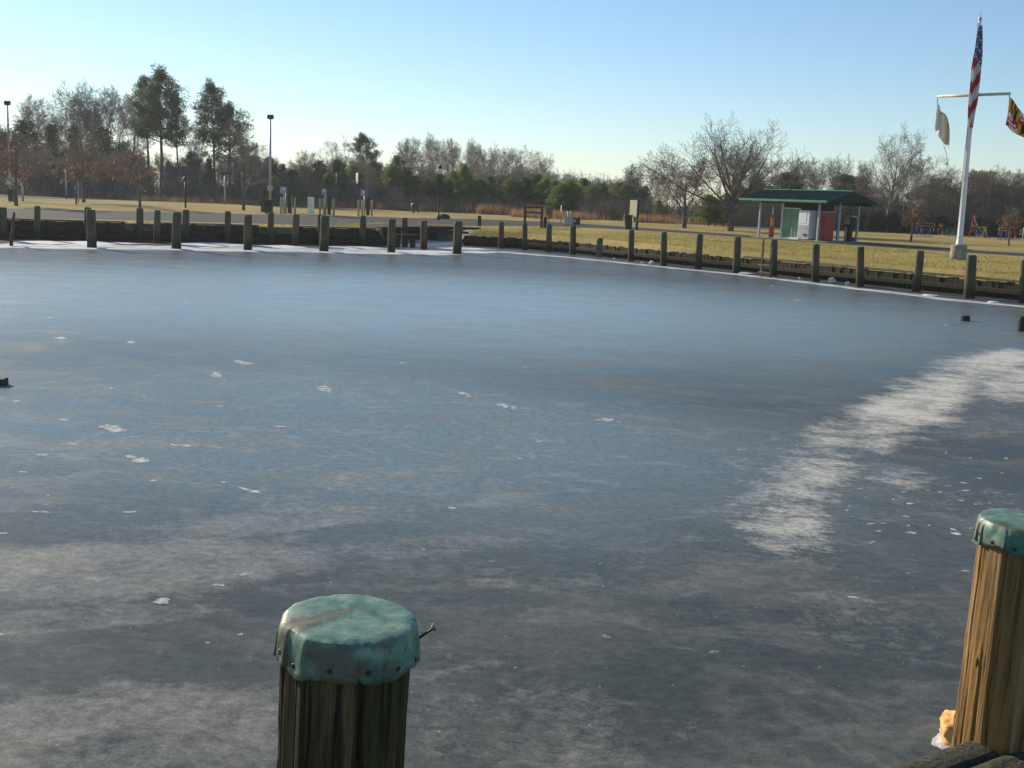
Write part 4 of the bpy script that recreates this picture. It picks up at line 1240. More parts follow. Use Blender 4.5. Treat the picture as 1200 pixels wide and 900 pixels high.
m_ = MB(); m_.box((.22, -.41, .32), (.34, .02, .16), bevel=.005); m_.build('delivery_slot', MT['dark_metal'], dr_)
m_ = MB()
for sx in (-.4, .4): m_.box((sx, -.2, .03), (.1, .3, .06)); m_.box((sx, .25, .03), (.1, .1, .06))
m_.build('foot', MT['dark_metal'], vm)
rc = thing('red_cabinet', 'tall dark red metal cabinet at the right end of the shed', 'cabinet', SL(-.05, .78, .06), RZ)
m_ = MB(); m_.box((.0, 0, .93), (.5, .92, 1.80), bevel=.02); m_.build('body', MT['red'], rc)
m_ = MB(); m_.box((.258, 0, .93), (.02, .84, 1.66), bevel=.006); m_.build('door', MT['red'], rc)
m_ = MB(); m_.box((0, 0, 1.86), (.54, .96, .06), bevel=.01); m_.build('lid', MT['grey_paint'], rc)
# red and yellow pump column
rp_ = thing('pump_column', 'red and yellow pump column with a thin pipe on top left of the green shed', 'pump', SL(-4.55, .35), RZ)
m_ = MB(); m_.lathe([(.17, 0), (.17, .75), (.155, .76)], 20); m_.build('base', MT['orange_red'], rp_)
m_ = MB(); m_.lathe([(.15, .755), (.15, 1.42)], 20); m_.build('body', MT['yellow'], rp_)
m_ = MB(); m_.lathe([(.20, 1.42), (.20, 1.50), (.15, 1.56)], 20); m_.build('collar', MT['orange_red'], rp_)
m_ = MB(); m_.lathe([(.055, 1.56), (.055, 2.0), (.03, 2.06), (.03, 2.14)], 12); m_.build('pipe', MT['white_paint'], rp_)
# brown stand with a box at the right end
wf = thing('pay_station', 'tan and brown box on a post under the right end of the shelter', 'pay station', SL(.15, 2.75, .06), RZ)
m_ = MB(); m_.box((0, 0, .5), (.3, .3, 1.0), bevel=.02); m_.build('post', MT['brown_wood'], wf)
m_ = MB(); m_.box((-.16, -.16, .45), (.12, .2, .9), bevel=.02); m_.build('side_pipe', MT['tan'], wf)
m_ = MB(); m_.box((0, 0, 1.28), (.55, .55, .55), bevel=.03); b_ = m_.build('box', MT['brown_wood'], wf)
m_ = MB(); m_.box((-.03, -.29, 1.32), (.46, .03, .40), bevel=.01); m_.build('front_plate', MT['tan'], b_)
m_ = MB(); m_.box((.05, 0, 1.62), (.62, .5, .12), bevel=.02); m_.build('cap', MT['tan'], b_)
blob('rock', SL(-1.2, 4.4, .12), (.28, .25, .22), MT['rock'], 5, 'small dark rock on the grass behind the right shelter posts', 'rock')

# ------------------------------------------------------------------ flagpole
FB = at(1122.5, 304.6)
fp = thing('flagpole', 'tall white flagpole with a yardarm on a round concrete foot', 'flagpole', FB)
dF = (FB - CAM).dot(CF)
top = at_Y(1148.2, 24, FB.y)
HP = z_over(FB, 1148.2, 24) - LAND
lx = (top.x - FB.x) * .95
fp.rotation_euler = (0, math.atan2(lx, HP), 0)
m_ = MB(); m_.lathe([(.36, -.1), (.365, .3), (.355, .66), (.335, .70)], 28); m_.build('concrete_foot', MT['concrete'], fp)
m_ = MB(); m_.lathe([(.16, .70), (.16, .76), (.135, .78), (.12, 3), (.10, 6), (.06, HP)], 20); m_.build('pole', MT['white_paint'], fp)
m_ = MB(); m_.lathe([(.02, HP - .01), (.075, HP + .01), (.085, HP + .06), (.06, HP + .12), (.015, HP + .14), (.01, HP + .40)], 16); m_.build('finial', MT['galv'], fp)
zy = z_over(FB, 1141, 111.5) - LAND
YD = Vector((.76, -.65, 0)).normalized()
yl, yr = 1.62, 1.62
m_ = MB(); m_.tube([-YD * yl + Vector((0, 0, zy)), YD * yr + Vector((0, 0, zy))], [.065, .065], 12)
ya = m_.build('yardarm', MT['cream'], fp)
for s_, L_ in ((-yl + .03, .22), (yr - .03, .12)):
    m_ = MB(); m_.tube([YD * s_ + Vector((0, 0, zy - .06)), YD * s_ + Vector((0, 0, zy - .06 - L_))], .018, 6); m_.build('shackle', MT['dark_metal'], ya)
m_ = MB()
m_.tube([(-.17, .02, .95), (-.115, .0, 6), (-.075, 0, HP - .1)], .012, 5); m_.build('halyard', MT['green_plastic'], fp)
def cloth(name, grid, mats, idx, loc, label, group=None):
    mb = MB(); nr, nc = len(grid), len(grid[0])
    for r_ in grid: mb.v += [tuple(p) for p in r_]
    for i in range(nr - 1):
        for j in range(nc - 1):
            a = i * nc + j
            mb.face([a, a + 1, a + nc + 1, a + nc], idx(i / (nr - 1), j / (nc - 1)), True)
    o = mb.build(name, mats, loc=loc)
    md = o.modifiers.new('thickness', 'SOLIDIFY'); md.thickness = .006; md.offset = 0
    return tag(o, label, 'flag', group)
def clothmat(name, c):
    m, t, b = newmat(name)
    v = vec_coord(t); n = noise_tex(t, v, 5, 3)
    cc = mixc(t, n, tuple(x * .85 for x in c), c)
    t.links.new(cc, b.inputs['Base Color']); setin(b, Roughness=.8); b.inputs['Specular IOR Level'].default_value = .2
    tr = N(t, 'ShaderNodeBsdfTranslucent'); t.links.new(cc, tr.inputs[0])
    mx = N(t, 'ShaderNodeMixShader'); mx.inputs[0].default_value = .3
    t.links.new(b.outputs[0], mx.inputs[1]); t.links.new(tr.outputs[0], mx.inputs[2])
    t.links.new(mx.outputs[0], t.nodes['Material Output'].inputs[0])
    return m
C_R, C_W, C_B = clothmat('flag_red', (.50, .035, .045)), clothmat('flag_white', (.80, .77, .72)), clothmat('flag_blue', (.085, .09, .27))
C_Y, C_K = clothmat('flag_yellow', (.80, .45, .03)), clothmat('flag_black', (.03, .03, .03))
# star spangled flag hanging limp along the pole: a gathered column of folds
gF_ = 'flags on the flagpole'
nr, nc = 90, 60
grid = []
flagL = 4.15
for i in range(nr):
    v = i / (nr - 1)
    row = []
    z = (HP - .25) - flagL * v
    poleX = math.sin(fp.rotation_euler[1]) * z; poleZ = math.cos(fp.rotation_euler[1]) * z
    prof = (.11 + .26 * min(1, v / .30)) if v < .62 else .37 - .18 * max(0, (v - .75) / .25)
    cx = -.02 - .10 * v
    for j in range(nc):
        u = j / (nc - 1)
        k_ = u * 5 * PI
        x = cx + prof * .5 * math.sin(k_) * (1 - .25 * u) + .05 * (u - .3) + .03 * noise.noise(Vector((u * 4, v * 6, 1)))
        y = -.10 - .30 * u * (.35 + .65 * min(1, v / .4)) + .04 * noise.noise(Vector((u * 5, v * 5, 7)))
        zz = poleZ - .16 * u * v - .22 * abs(math.sin(k_ * .5)) * v
        row.append((poleX + x, y, zz))
    grid.append(row)
def us(v, u):
    s = v * 8.2 + 1.15 * math.sin(u * 5 * PI) * .55
    if v < .36 + .04 * math.sin(u * 5 * PI):
        return 1 if (int(v * 60) % 2 == 0 and int(u * 29 + int(v * 60)) % 3 == 0) else 2
    return 0 if int(math.floor(s * 1.0)) % 2 == 0 else 1
cloth('national_flag', grid, [C_R, C_W, C_B], us, FB, 'limp red and white striped flag with a blue starred top hanging along the pole', gF_)
rotY = Matrix.Rotation(fp.rotation_euler[1], 3, 'Y')
# yellow, black, red and white quartered flag at the right arm
hp = rotY @ (YD * (yr - .03) + Vector((0, 0, zy - .18)))
nr, nc = 36, 54
grid = []
for i in range(nr):
    v = i / (nr - 1)
    row = []
    for j in range(nc):
        u = j / (nc - 1)
        sag = .95 * u + .25 * u * u
        x = .80 * u * 1.25 + .05 * math.sin(u * 9 + v * 2) - .10 * v * (1 - u)
        y = -.25 * u + .16 * math.sin(u * 8.5 - v * 1.8) * (.25 + u)
        z = -1.22 * v * (1 - .35 * u) - sag * .95 + .05 * math.sin(u * 6 + 1)
        row.append((x, y, z))
    grid.append(row)
def md(v, u):
    qu, qv = u > .5, v > .5
    uu, vv = (u % .5) * 2, (v % .5) * 2
    if qu == qv:                                 # gold and black bars with a counterchanged diagonal
        s = int(uu * 6) % 2
        if vv > 1 - uu * 1.0: s = 1 - s
        return 1 if s else 0
    a = (uu > .5) != (vv > .5)                   # red and white quarters with a cross
    cx, cy = abs(uu - .5), abs(vv - .5)
    cross = (cx < .09 and cy < .44) or (cy < .12 and cx < .44) or (cx > .32 and cx < .44 and cy < .2) or (cy > .3 and cy < .44 and cx < .16)
    return (2 if a else 3) if not cross else (3 if a else 2)
cloth('state_flag', grid, [C_Y, C_K, C_R, C_W], md, FB + hp, 'yellow, black, red and white quartered flag drooping from the right arm', gF_)
hp = rotY @ (-YD * (yl - .03) + Vector((0, 0, zy - .28)))
nr, nc = 40, 40
grid = []
for i in range(nr):
    v = i / (nr - 1)
    row = []
    for j in range(nc):
        u = j / (nc - 1)
        x = -.06 * v + .82 * u * v ** .45 * (1 - .25 * v) + .14 * u + .07 * math.sin(u * 9 + v)
        y = -.10 * u + .14 * math.sin(u * 11) * (.3 + .7 * v)
        z = -1.15 * v - 1.05 * u * (.55 + .45 * v) + .10 * u * u
        row.append((x, y, z))
    grid.append(row)
wfm = [C_W, clothmat('flag_cream', (.72, .68, .58))]
wf_ = cloth('white_flag', grid, wfm, lambda v, u: 1 if (u > .55 and v > .3) else 0, FB + hp, 'plain white flag hanging limp from the left arm with a line below', gF_)
m_ = MB(); m_.tube([(.44, -.1, -1.9), (.62, -.12, -2.3), (.70, -.1, -2.72)], .012, 5); m_.lathe([(.03, -2.80), (.04, -2.74), (.02, -2.68)], 8, (.70, -.1, 0)); m_.build('tail_line', MT['dark_metal'], wf_)

# ------------------------------------------------------------------ poles, lamps, hoops
def straight_pole(mb, z, r0, r1=None): mb.lathe([(r0, -.1), (r0, z * .5), (r1 or r0, z)], 10)
# tall area lights
def area_light(px, by, top, label):
    B = at(px, by); H = z_over(B, px, top) - LAND
    t_ = thing('light_pole', label, 'light pole', B, 0, 'tall area lights')
    m_ = MB(); straight_pole(m_, H - .3, .11, .07); m_.build('pole', MT['galv'], t_)
    m_ = MB(); m_.tube([(-.2, 0, H - .35), (.2, 0, H - .35)], .04, 8); m_.build('arm', MT['dark_metal'], t_)
    for s_ in (-.17, .17):
        m_ = MB(); m_.lathe([(.06, H - .42), (.16, H - .36), (.17, H - .1), (.10, H - .02)], 14, (s_ * .8, 0, 0)); m_.build('lamp_head', MT['dark_metal'], t_)
    return t_, B, H
area_light(12.5, 234.5, 118, 'tall grey light pole with dark heads at the far left, behind a young oak')
t_, B, H = area_light(316.5, 247.0, 134, 'tall grey light pole with dark heads rising beside the rubbish bins')
zs = z_over(B, 317, 220.5) - LAND
m_ = MB(); m_.box((.02, -.14, zs), (.52, .03, .46), bevel=.08); m_.build('sign', MT['grey_paint'], t_)
# lantern lamp
B = at(513.8, 257.6); H = z_over(B, 515.3, 192.5) - LAND
t_ = thing('lamp_post', 'dark lamp post with a white lantern head standing alone by the road', 'lamp post', B)
m_ = MB(); m_.lathe([(.16, -.05), (.16, .22), (.08, .40), (.06, .45), (.045, H - .85), (.08, H - .83), (.08, H - .80)], 14); m_.build('post', MT['dark_metal'], t_)
m_ = MB(); m_.lathe([(.10, H - .80), (.20, H - .64), (.22, H - .42), (.20, H - .33)], 16); m_.build('globe', MT['glass'], t_)
m_ = MB(); m_.lathe([(.24, H - .34), (.21, H - .23), (.10, H - .12), (.04, H - .06), (.03, H)], 16); m_.build('cap', MT['dark_metal'], t_)
# slim poles
def slim(px, by, top, mat, r, label, head=None):
    B = at(px, by); H = z_over(B, px, top) - LAND
    t_ = thing('slim_pole', label, 'pole', B)
    m_ = MB(); straight_pole(m_, H, r, r * .8); m_.build('pole', MT[mat], t_)
    if head == 'flat': m_ = MB(); m_.box((-.05, 0, H + .06), (.95, .45, .16), bevel=.05); m_.build('lamp_head', MT['dark_metal'], t_)
    elif head == 'ball': m_ = MB(); m_.lathe([(.06, H - .1), (.16, H), (.19, H + .15), (.14, H + .3), (.03, H + .38)], 12); m_.build('lamp_head', MT['dark_metal'], t_)
    else: m_ = MB(); m_.lathe([(r * .95, H - .03), (r * .95, H + .03), (r * .3, H + .08)], 8); m_.build('cap', MT[mat], t_)
slim(78, 233.2, 199, 'galv', .09, 'grey pole by the far road left of the second young oak')
slim(89.4, 239.6, 218, 'dark_metal', .07, 'short thin dark pole right beside the second young oak')
slim(217.4, 243.6, 212, 'dark_metal', .08, 'dark lamp post with a round head, right of the left wooden step', 'ball')
slim(263.5, 240.2, 204, 'galv', .08, 'thin pale pole with a flat dark light head left of the forked tree', 'flat')
slim(287.6, 237, 182, 'galv', .09, 'pale grey pole directly behind the forked tree')
slim(92, 238, 212, 'galv', .05, 'thin pale pole behind the trunk of the second young oak')
# basketball hoops
def hoop(px, by, bx, btop, bbot, wpx, rot, label, mat):
    B = at(px, by); d = (B - CAM).dot(CF)
    z1, z0 = z_over(B, bx, btop) - LAND, z_over(B, bx, bbot) - LAND
    t_ = thing('basketball_hoop', label, 'basketball hoop', B, rot, 'basketball hoops on the court by the woods')
    m_ = MB(); straight_pole(m_, z0 + .3, .09, .08); m_.build('post', MT['galv'], t_)
    off = 1.25
    m_ = MB(); m_.tube([(0, 0, z0 + .25), (0, -off + .05, z0 + .45)], .05, 8); m_.build('arm', MT['galv'], t_)
    wd = wpx
    m_ = MB(); m_.box((0, -off, (z0 + z1) / 2), (wd, .06, z1 - z0), bevel=.02); bb = m_.build('backboard', MT[mat], t_)
    m_ = MB(); 
    pts = [(.23 * math.cos(a), -off - .30 + .23 * math.sin(a), z0 + .18) for a in np.linspace(0, 2 * PI, 17)]
    m_.tube(pts, .022, 6, cap=False); m_.tube([(0, -off, z0 + .18), (0, -off - .08, z0 + .18)], .03, 6); m_.build('rim', MT['orange_tube'], bb)
hoop(247.5, 233, 247, 200.2, 208.8, 1.8, 0, 'basketball hoop with a pale backboard facing us, right of a fainter one', 'white_board')
hoop(210, 234, 209, 196.5, 206.5, 2.2, R(15), 'basketball hoop with a dull bluish backboard left of the pale one', 'blue_board')
hoop(27, 236, 26.5, 208.4, 217, 1.5, R(-10), 'basketball hoop with a light blue backboard beside the leftmost young oak', 'blue_board')
hoop(405, 243, 393, 203.5, 215, 1.8, R(-74), 'basketball hoop seen edge on, the left one of the pair over the pedestals', 'white_board')
hoop(430, 244.5, 416, 202.5, 215, 1.8, R(-74), 'basketball hoop seen edge on, the right one of the pair over the pedestals', 'white_board')

# utility pedestals with their guard bollards
gp = 'utility pedestals on the strip beyond the road'
for (px, by, top, lab, bol, side) in [(334, 250.6, 219, 'utility pedestal with a dark sign panel, nearest to the rubbish bins', (329.4, 333.4, 341.2, 345.6), -1),
                          (380.5, 252.2, 221, 'utility pedestal with grey meter box between the white cabinet and the edge on hoops', (375, 379.6, 386, 391), -1),
                          (426, 253.2, 222.5, 'utility pedestal with grey meter box, rightmost of the three', (420, 424.2, 430.3, 435.6), -1)]:
    B = at(px + 1, by); H = z_over(B, px, top) - LAND
    t_ = thing('utility_pedestal', lab, 'pedestal', B, 0, gp)
    m_ = MB(); straight_pole(m_, H - .2, .07); m_.build('post', MT['galv'], t_)
    m_ = MB(); m_.box((-.12, -.1, H - .25), (.38, .2, .5), bevel=.03); b_ = m_.build('meter_box', MT['grey_paint'], t_)
    m_ = MB(); m_.box((-.12, -.21, H - .18), (.2, .03, .2), bevel=.02); m_.build('dial_cover', MT['white_paint'], b_)
    m_ = MB(); m_.box((.30, -.05, .72), (.26, .2, 1.3), bevel=.02); m_.build('outlet_box', MT['dark_metal'], t_)
    m_ = MB(); m_.box((.34, -.06, 1.46), (.30, .22, .2), bevel=.02); m_.build('hood', MT['green_plastic'], t_)
    for k_, bx in enumerate(bol):
        C_ = at(bx, by + .3 - (.6 if k_ in (1, 2) else 0)); h = 1.32
        o = MB(); o.lathe([(.085, -.1), (.085, h - .05), (.07, h), (.02, h + .02)], 10)
        tag(o.build('guard_post', MT['tan'], loc=C_), ['first', 'second', 'third', 'last'][k_] + ' thin tan guard post from the left around the ' + ['pedestal nearest the bins', 'middle pedestal', 'rightmost pedestal'][gp_i if False else [334, 380.5, 426].index(px)], 'guard post', 'thin tan guard posts around the pedestals')
B = at(331.7, 249.6); zt, zb = z_over(B, 331, 219) - LAND, z_over(B, 331, 226.5) - LAND
t_ = thing('sign', 'pale square sign on a thin leg beside the first pedestal', 'sign', B)
m_ = MB(); m_.tube([(0, 0, -.1), (0, 0, zt)], .03, 6); m_.build('leg', MT['galv'], t_)
m_ = MB(); m_.box((0, -.05, (zt + zb) / 2), (.5, .02, zt - zb), bevel=.008); m_.build('panel', MT['grey_paint'], t_)
B = at(364.3, 249.8); H = z_over(B, 364, 231) - LAND
t_ = thing('electrical_cabinet', 'tall white electrical cabinet between the first and second pedestals', 'cabinet', B, R(-35))
m_ = MB(); m_.box((0, 0, H / 2), (.42, .42, H), bevel=.02); m_.build('body', MT['white_paint'], t_)
m_ = MB(); m_.box((0, -.22, H / 2), (.36, .02, H * .88), bevel=.006); d_ = m_.build('door', MT['white_paint'], t_)
m_ = MB(); m_.box((.12, -.24, H * .5), (.03, .03, .14)); m_.build('handle', MT['dark_metal'], d_)

# bins
def bin_(px, by, top, wpx, label, mat, lean=0.0, wheels=True, group=None, rz=0.0):
    B = at(px, by); d = (B - CAM).dot(CF); H = z_over(B, px, top) - LAND; W_ = wpx * d / F
    t_ = thing('rubbish_bin', label, 'bin', B, rz, group)
    t_.rotation_euler = (0, lean, rz)
    m_ = MB(); n0 = 0
    for z, k_ in ((.06, .40), (H * .9, .5), (H * .93, .5)):
        for sx, sy in ((-1, -1), (1, -1), (1, 1), (-1, 1)): m_.v.append((sx * W_ * k_, sy * W_ * k_, z))
    for q in range(2):
        for i in range(4):
            j = (i + 1) % 4; m_.face([q * 4 + i, q * 4 + j, q * 4 + 4 + j, q * 4 + 4 + i])
    m_.face([3, 2, 1, 0]); m_.face([8, 9, 10, 11]); m_.build('body', MT[mat], t_)
    m_ = MB(); m_.box((0, -.02, H * .96), (W_ * 1.08, W_ * 1.1, .10), bevel=.03); l_ = m_.build('lid', MT[mat], t_)
    m_ = MB(); m_.tube([(-W_ * .4, W_ * .56, H * .93), (W_ * .4, W_ * .56, H * .93)], .025, 6); m_.build('handle', MT[mat], l_)
    if wheels:
        for sx in (-1, 1):
            m_ = MB(); m_.tube([(sx * W_ * .36, W_ * .34, .1), (sx * W_ * .46, W_ * .34, .1)], .11, 12, smooth=False); m_.build('wheel', MT['dark_metal'], t_)
    return t_
bin_(315, 251, 234.5, 9.2, 'dark wheeled rubbish bin standing at the foot of the tall light pole', 'black_plastic', group='rubbish bins by the light pole')
bin_(309.3, 249.2, 232.2, 7, 'greenish wheeled bin half hidden behind the dark bin', 'green_plastic', group='rubbish bins by the light pole')
bin_(736.5, 269.2, 252.0, 9, 'black rubbish bin leaning beside the tan notice board on the lawn', 'black_plastic', -.07, group=None)
bin_(13, 236.8, 221.5, 5.4, 'dark bin at the foot of the leftmost light pole', 'black_plastic')
# green barrel bin on legs
B = at(486.3, 249.8); H = z_over(B, 486, 237.8) - LAND
t_ = thing('litter_bin', 'dark green litter bin on short legs by the far side of the road', 'bin', B)
m_ = MB(); m_.lathe([(.36, .22), (.42, .3), (.43, H - .12), (.36, H - .03), (.15, H)], 18); m_.build('body', MT['green_plastic'], t_)
for a in (0.3, 2.4, 4.5):
    m_ = MB(); m_.box((.33 * math.cos(a), .33 * math.sin(a), .12), (.09, .09, .3), bevel=.01); m_.build('leg', MT['dark_metal'], t_)
# tan notice board seen almost edge on
B = at(746, 269.6); H = z_over(B, 745.6, 234) - LAND
t_ = thing('notice_board', 'tall tan notice board turned edge on beside the black rubbish bin', 'notice board', B, R(-62))
m_ = MB(); m_.box((0, 0, H * .5), (.14, .14, H), bevel=.01); m_.build('post', MT['brown_wood'], t_)
m_ = MB(); m_.box((-.42, -.10, H * .62), (.95, .06, H * .72), bevel=.01); m_.build('panel', MT['tan'], t_)
# empty sign frame
B = at(624.5, 267.2); z1 = z_over(B, 624, 241.8) - LAND; z2 = z_over(B, 624, 249.0) - LAND
dd_ = (B - CAM).dot(CF) / F
t_ = thing('sign_support', 'empty dark timber sign frame standing on the lawn behind the pilings', 'sign frame', B, R(-16))
for s_, zz in ((-1, z1 + .05), (1, z1)):
    m_ = MB(); m_.box((s_ * 10.2 * dd_, 0, zz / 2), (.15, .15, zz), bevel=.01); m_.build('post', MT['brown_wood'], t_)
for zz in (z1 - .06, z2):
    m_ = MB(); m_.box((0, 0, zz), (20.2 * dd_, .1, .12), bevel=.01); m_.build('rail', MT['brown_wood'], t_)
# bollards on the lawn
for px, by, top, lab in [(561.5, 265, 253.2, 'short dark wooden bollard on the grass right of the lantern lamp'), (638.5, 267.8, 254.6, 'short dark wooden bollard beside the right leg of the sign frame')]:
    B = at(px, by); H = z_over(B, px, top) - LAND
    tag(piling_mesh(int(px), .13, H).build('bollard', MT['brown_wood'], loc=B), lab, 'bollard', 'bollards along the lawn')
B = at(643, 263); zt, zb = z_over(B, 643, 243.4) - LAND, z_over(B, 643, 252.5) - LAND
t_ = thing('sign', 'faded tan sign panel on a thin leg behind the sign frame bollard', 'sign', B)
m_ = MB(); m_.tube([(0, 0, -.1), (0, 0, zt)], .03, 6); m_.build('leg', MT['brown_wood'], t_)
m_ = MB(); m_.box((0, -.05, (zt + zb) / 2), (.55, .03, zt - zb), bevel=.008); m_.build('panel', pm('faded_tan', (.2, .165, .09), None, 3, .7), t_)
# tan utility boxes
B = at(666, 263.2); H = z_over(B, 666, 254.4) - LAND
t_ = thing('utility_box', 'cream coloured utility box with two white pipes on top', 'utility box', B, R(-25), 'utility boxes on the lawn')
m_ = MB(); m_.box((0, 0, H / 2), (.62, .6, H), bevel=.03); m_.build('body', MT['cream'], t_)
m_ = MB(); m_.box((0, 0, H + .02), (.66, .64, .05), bevel=.01); m_.build('lid', MT['tan'], t_)
for sx in (-.12, .12):
    m_ = MB(); m_.tube([(sx, 0, H), (sx, 0, H + .5)], .04, 8); m_.build('pipe', MT['white_paint'], t_)
B = at(674.6, 263.2); H = z_over(B, 674, 255) - LAND
t_ = thing('utility_box', 'dark utility box right of the cream one', 'utility box', B, R(-25), 'utility boxes on the lawn')
m_ = MB(); m_.box((0, 0, H / 2), (.6, .55, H), bevel=.03); m_.build('body', MT['dark_metal'], t_)
m_ = MB(); m_.box((0, -.28, H * .55), (.2, .02, .2), bevel=.005); m_.build('label_plate', MT['grey_paint'], t_)
B = at(658.5, 262); H = z_over(B, 658, 240) - LAND
t_ = thing('pipe_stand', 'thin pale pipe stand left of the cream utility box', 'pipe stand', B)
m_ = MB(); m_.tube([(-.1, 0, -.05), (-.1, 0, H)], .035, 8); m_.build('riser', MT['galv'], t_)
m_ = MB(); m_.tube([(-.1, 0, H * .55), (.12, 0, H * .65), (.2, 0, H * .5), (.2, 0, -.05)], .03, 8); m_.build('elbow', MT['galv'], t_)

# ------------------------------------------------------------------ light-display frames on the right lawn
gL = 'wire light display figures on the right lawn'
def frame(px, by, label):
    B = at(px, by)
    return thing('wire_figure', label, 'light display', B, 0, gL), (B - CAM).dot(CF) / F
def wires(t_, name, lines, mat, r=.035):
    m_ = MB()
    for l in lines: m_.tube([Vector(p) for p in l], r * .55, 5)
    return m_.build(name, MT[mat], t_)
def ring(cx, cz, rx, rz_, n=14, a0=0, a1=2 * PI): return [(cx + rx * math.cos(a), 0, cz + rz_ * math.sin(a)) for a in np.linspace(a0, a1, n)]
for (px, by, wd, ht, lab, full) in [(1083.5, 277.6, 20, 16, 'purple wire wagon with an orange double roof and green ring, left of the flagpole', True), (1175.5, 281.6, 12, 14, 'smaller purple wire booth with a yellow top at the right edge', False)]:
    t_, k_ = frame(px, by, lab); W_, H_ = wd * k_, ht * k_
    wires(t_, 'body_frame', [[(-W_ / 2, 0, .05), (W_ / 2, 0, .05)], [(-W_ / 2, 0, .05), (-W_ / 2, 0, H_ * .72)], [(W_ / 2, 0, .05), (W_ / 2, 0, H_ * .72)], [(-W_ / 2, 0, H_ * .7), (W_ / 2, 0, H_ * .7)], [(-W_ / 2, 0, H_ * .58), (W_ / 2 * .2, 0, H_ * .58)], [(-W_ * .25, 0, .05), (-W_ * .25, 0, H_ * .7)], [(W_ * .3, 0, .05), (W_ * .3, 0, H_ * .7)]] , 'purple_tube', .045)
    wires(t_, 'roof_frame', [[(-W_ * .55, 0, H_ * .8), (W_ * .55, 0, H_ * .8)], [(-W_ * .5, 0, H_), (W_ * .5, 0, H_)], [(-W_ * .55, 0, H_ * .8), (-W_ * .5, 0, H_)], [(W_ * .55, 0, H_ * .8), (W_ * .5, 0, H_)]], 'orange_tube' if full else 'yellow', .05)
    if full: wires(t_, 'wheel_ring', [ring(0, H_ * .32, H_ * .24, H_ * .24)], 'green_tube', .045)
t_, k_ = frame(1101.5, 275.6, 'red wire bear figure right of the purple wagon')
wires(t_, 'body', [ring(0, .42, .30, .40), ring(0, .42, .18, .26)], 'red_tube', .06); wires(t_, 'head', [ring(0, .98, .17, .17), ring(0, .98, .08, .08)], 'orange_tube', .06)
t_, k_ = frame(1112, 277.4, 'low green wire arch over a row of white wheels, behind the flagpole foot')
wires(t_, 'arch', [ring(0, .45, .36, .42), ring(0, .45, .2, .24)], 'green_tube', .05)
wires(t_, 'wheels', [ring(-.95 + i * .36, .1, .11, .11, 9) for i in range(6)], 'white_tube', .03); wires(t_, 'axle', [[(-1.05, 0, .26), (.95, 0, .26)]], 'purple_tube', .03)
t_, k_ = frame(1119.5, 276.4, 'small red wire figure just left of the flagpole')
wires(t_, 'body', [ring(0, .40, .24, .34), [(-.2, 0, .1), (.2, 0, .7)], [(.2, 0, .1), (-.2, 0, .7)]], 'red_tube', .05); wires(t_, 'head', [ring(0, .95, .14, .14)], 'red_tube', .05)
t_, k_ = frame(1139, 279, 'tall red and yellow wire lattice tower with a green slide beside the flagpole')
wires(t_, 'tower', [[(-.35, 0, 0), (0, 0, 2.2)], [(.35, 0, 0), (0, 0, 2.2)], [(-.28, 0, .45), (.2, 0, .95)], [(.28, 0, .45), (-.2, 0, .95)], [(-.2, 0, .95), (.14, 0, 1.4)], [(.2, 0, .95), (-.14, 0, 1.4)], ring(0, 2.0, .2, .22)], 'red_tube', .045)
wires(t_, 'slide', [[(-.1, -.1, 1.25), (.55, -.1, 1.05), (1.0, -.1, .5), (1.35, -.1, .12)], [(-.1, -.1, 1.1), (.5, -.1, .92), (.95, -.1, .36), (1.3, -.1, .02)]], 'green_tube', .05); wires(t_, 'braces', [[(.1, 0, 1.7), (.5, 0, 1.0)], [(.25, 0, 1.3), (.6, 0, .8)], [(.1, 0, 1.0), (.4, 0, 1.3)]], 'yellow', .05)
t_, k_ = frame(1147.5, 278.4, 'small blue and white wire wagon right of the lattice tower')
wires(t_, 'body', [[(-.3, 0, .35), (.3, 0, .35), (.34, 0, .75), (-.3, 0, .75), (-.3, 0, .35)], [(-.3, 0, .55), (.3, 0, .55)]], 'blue_tube', .07); wires(t_, 'wheels', [ring(-.2, .14, .13, .13, 9), ring(.2, .14, .13, .13, 9)], 'white_tube', .04); wires(t_, 'rail', [[(-.3, 0, .9), (.35, 0, 1.05)]], 'white_tube', .05)
t_, k_ = frame(1153.5, 279.2, 'yellow and red wire sawhorse figure at the end of the light display')
wires(t_, 'legs', [[(-.3, 0, 0), (0, 0, .85)], [(.35, 0, 0), (0, 0, .85)], [(-.16, 0, .4), (.2, 0, .4)]], 'orange_tube', .05); wires(t_, 'head', [ring(-.03, .95, .12, .16, 9)], 'yellow', .06)
t_, k_ = frame(1186, 281.8, 'red wire ring figure right of the smaller purple booth')
wires(t_, 'ring', [ring(0, .42, .32, .38), ring(0, .42, .2, .24)], 'red_tube', .05); wires(t_, 'stand', [[(-.45, 0, .03), (.45, 0, .03)], [(0, 0, .03), (0, 0, .1)]], 'white_tube', .03)
t_, k_ = frame(1198, 282.6, 'orange wire post figure cut by the right edge of the photo')
wires(t_, 'post', [[(0, 0, 0), (0, 0, 1.2)], [(-.3, 0, .6), (.3, 0, .6)]], 'white_tube', .05); wires(t_, 'ring', [ring(0, .85, .25, .28)], 'orange_tube', .05)
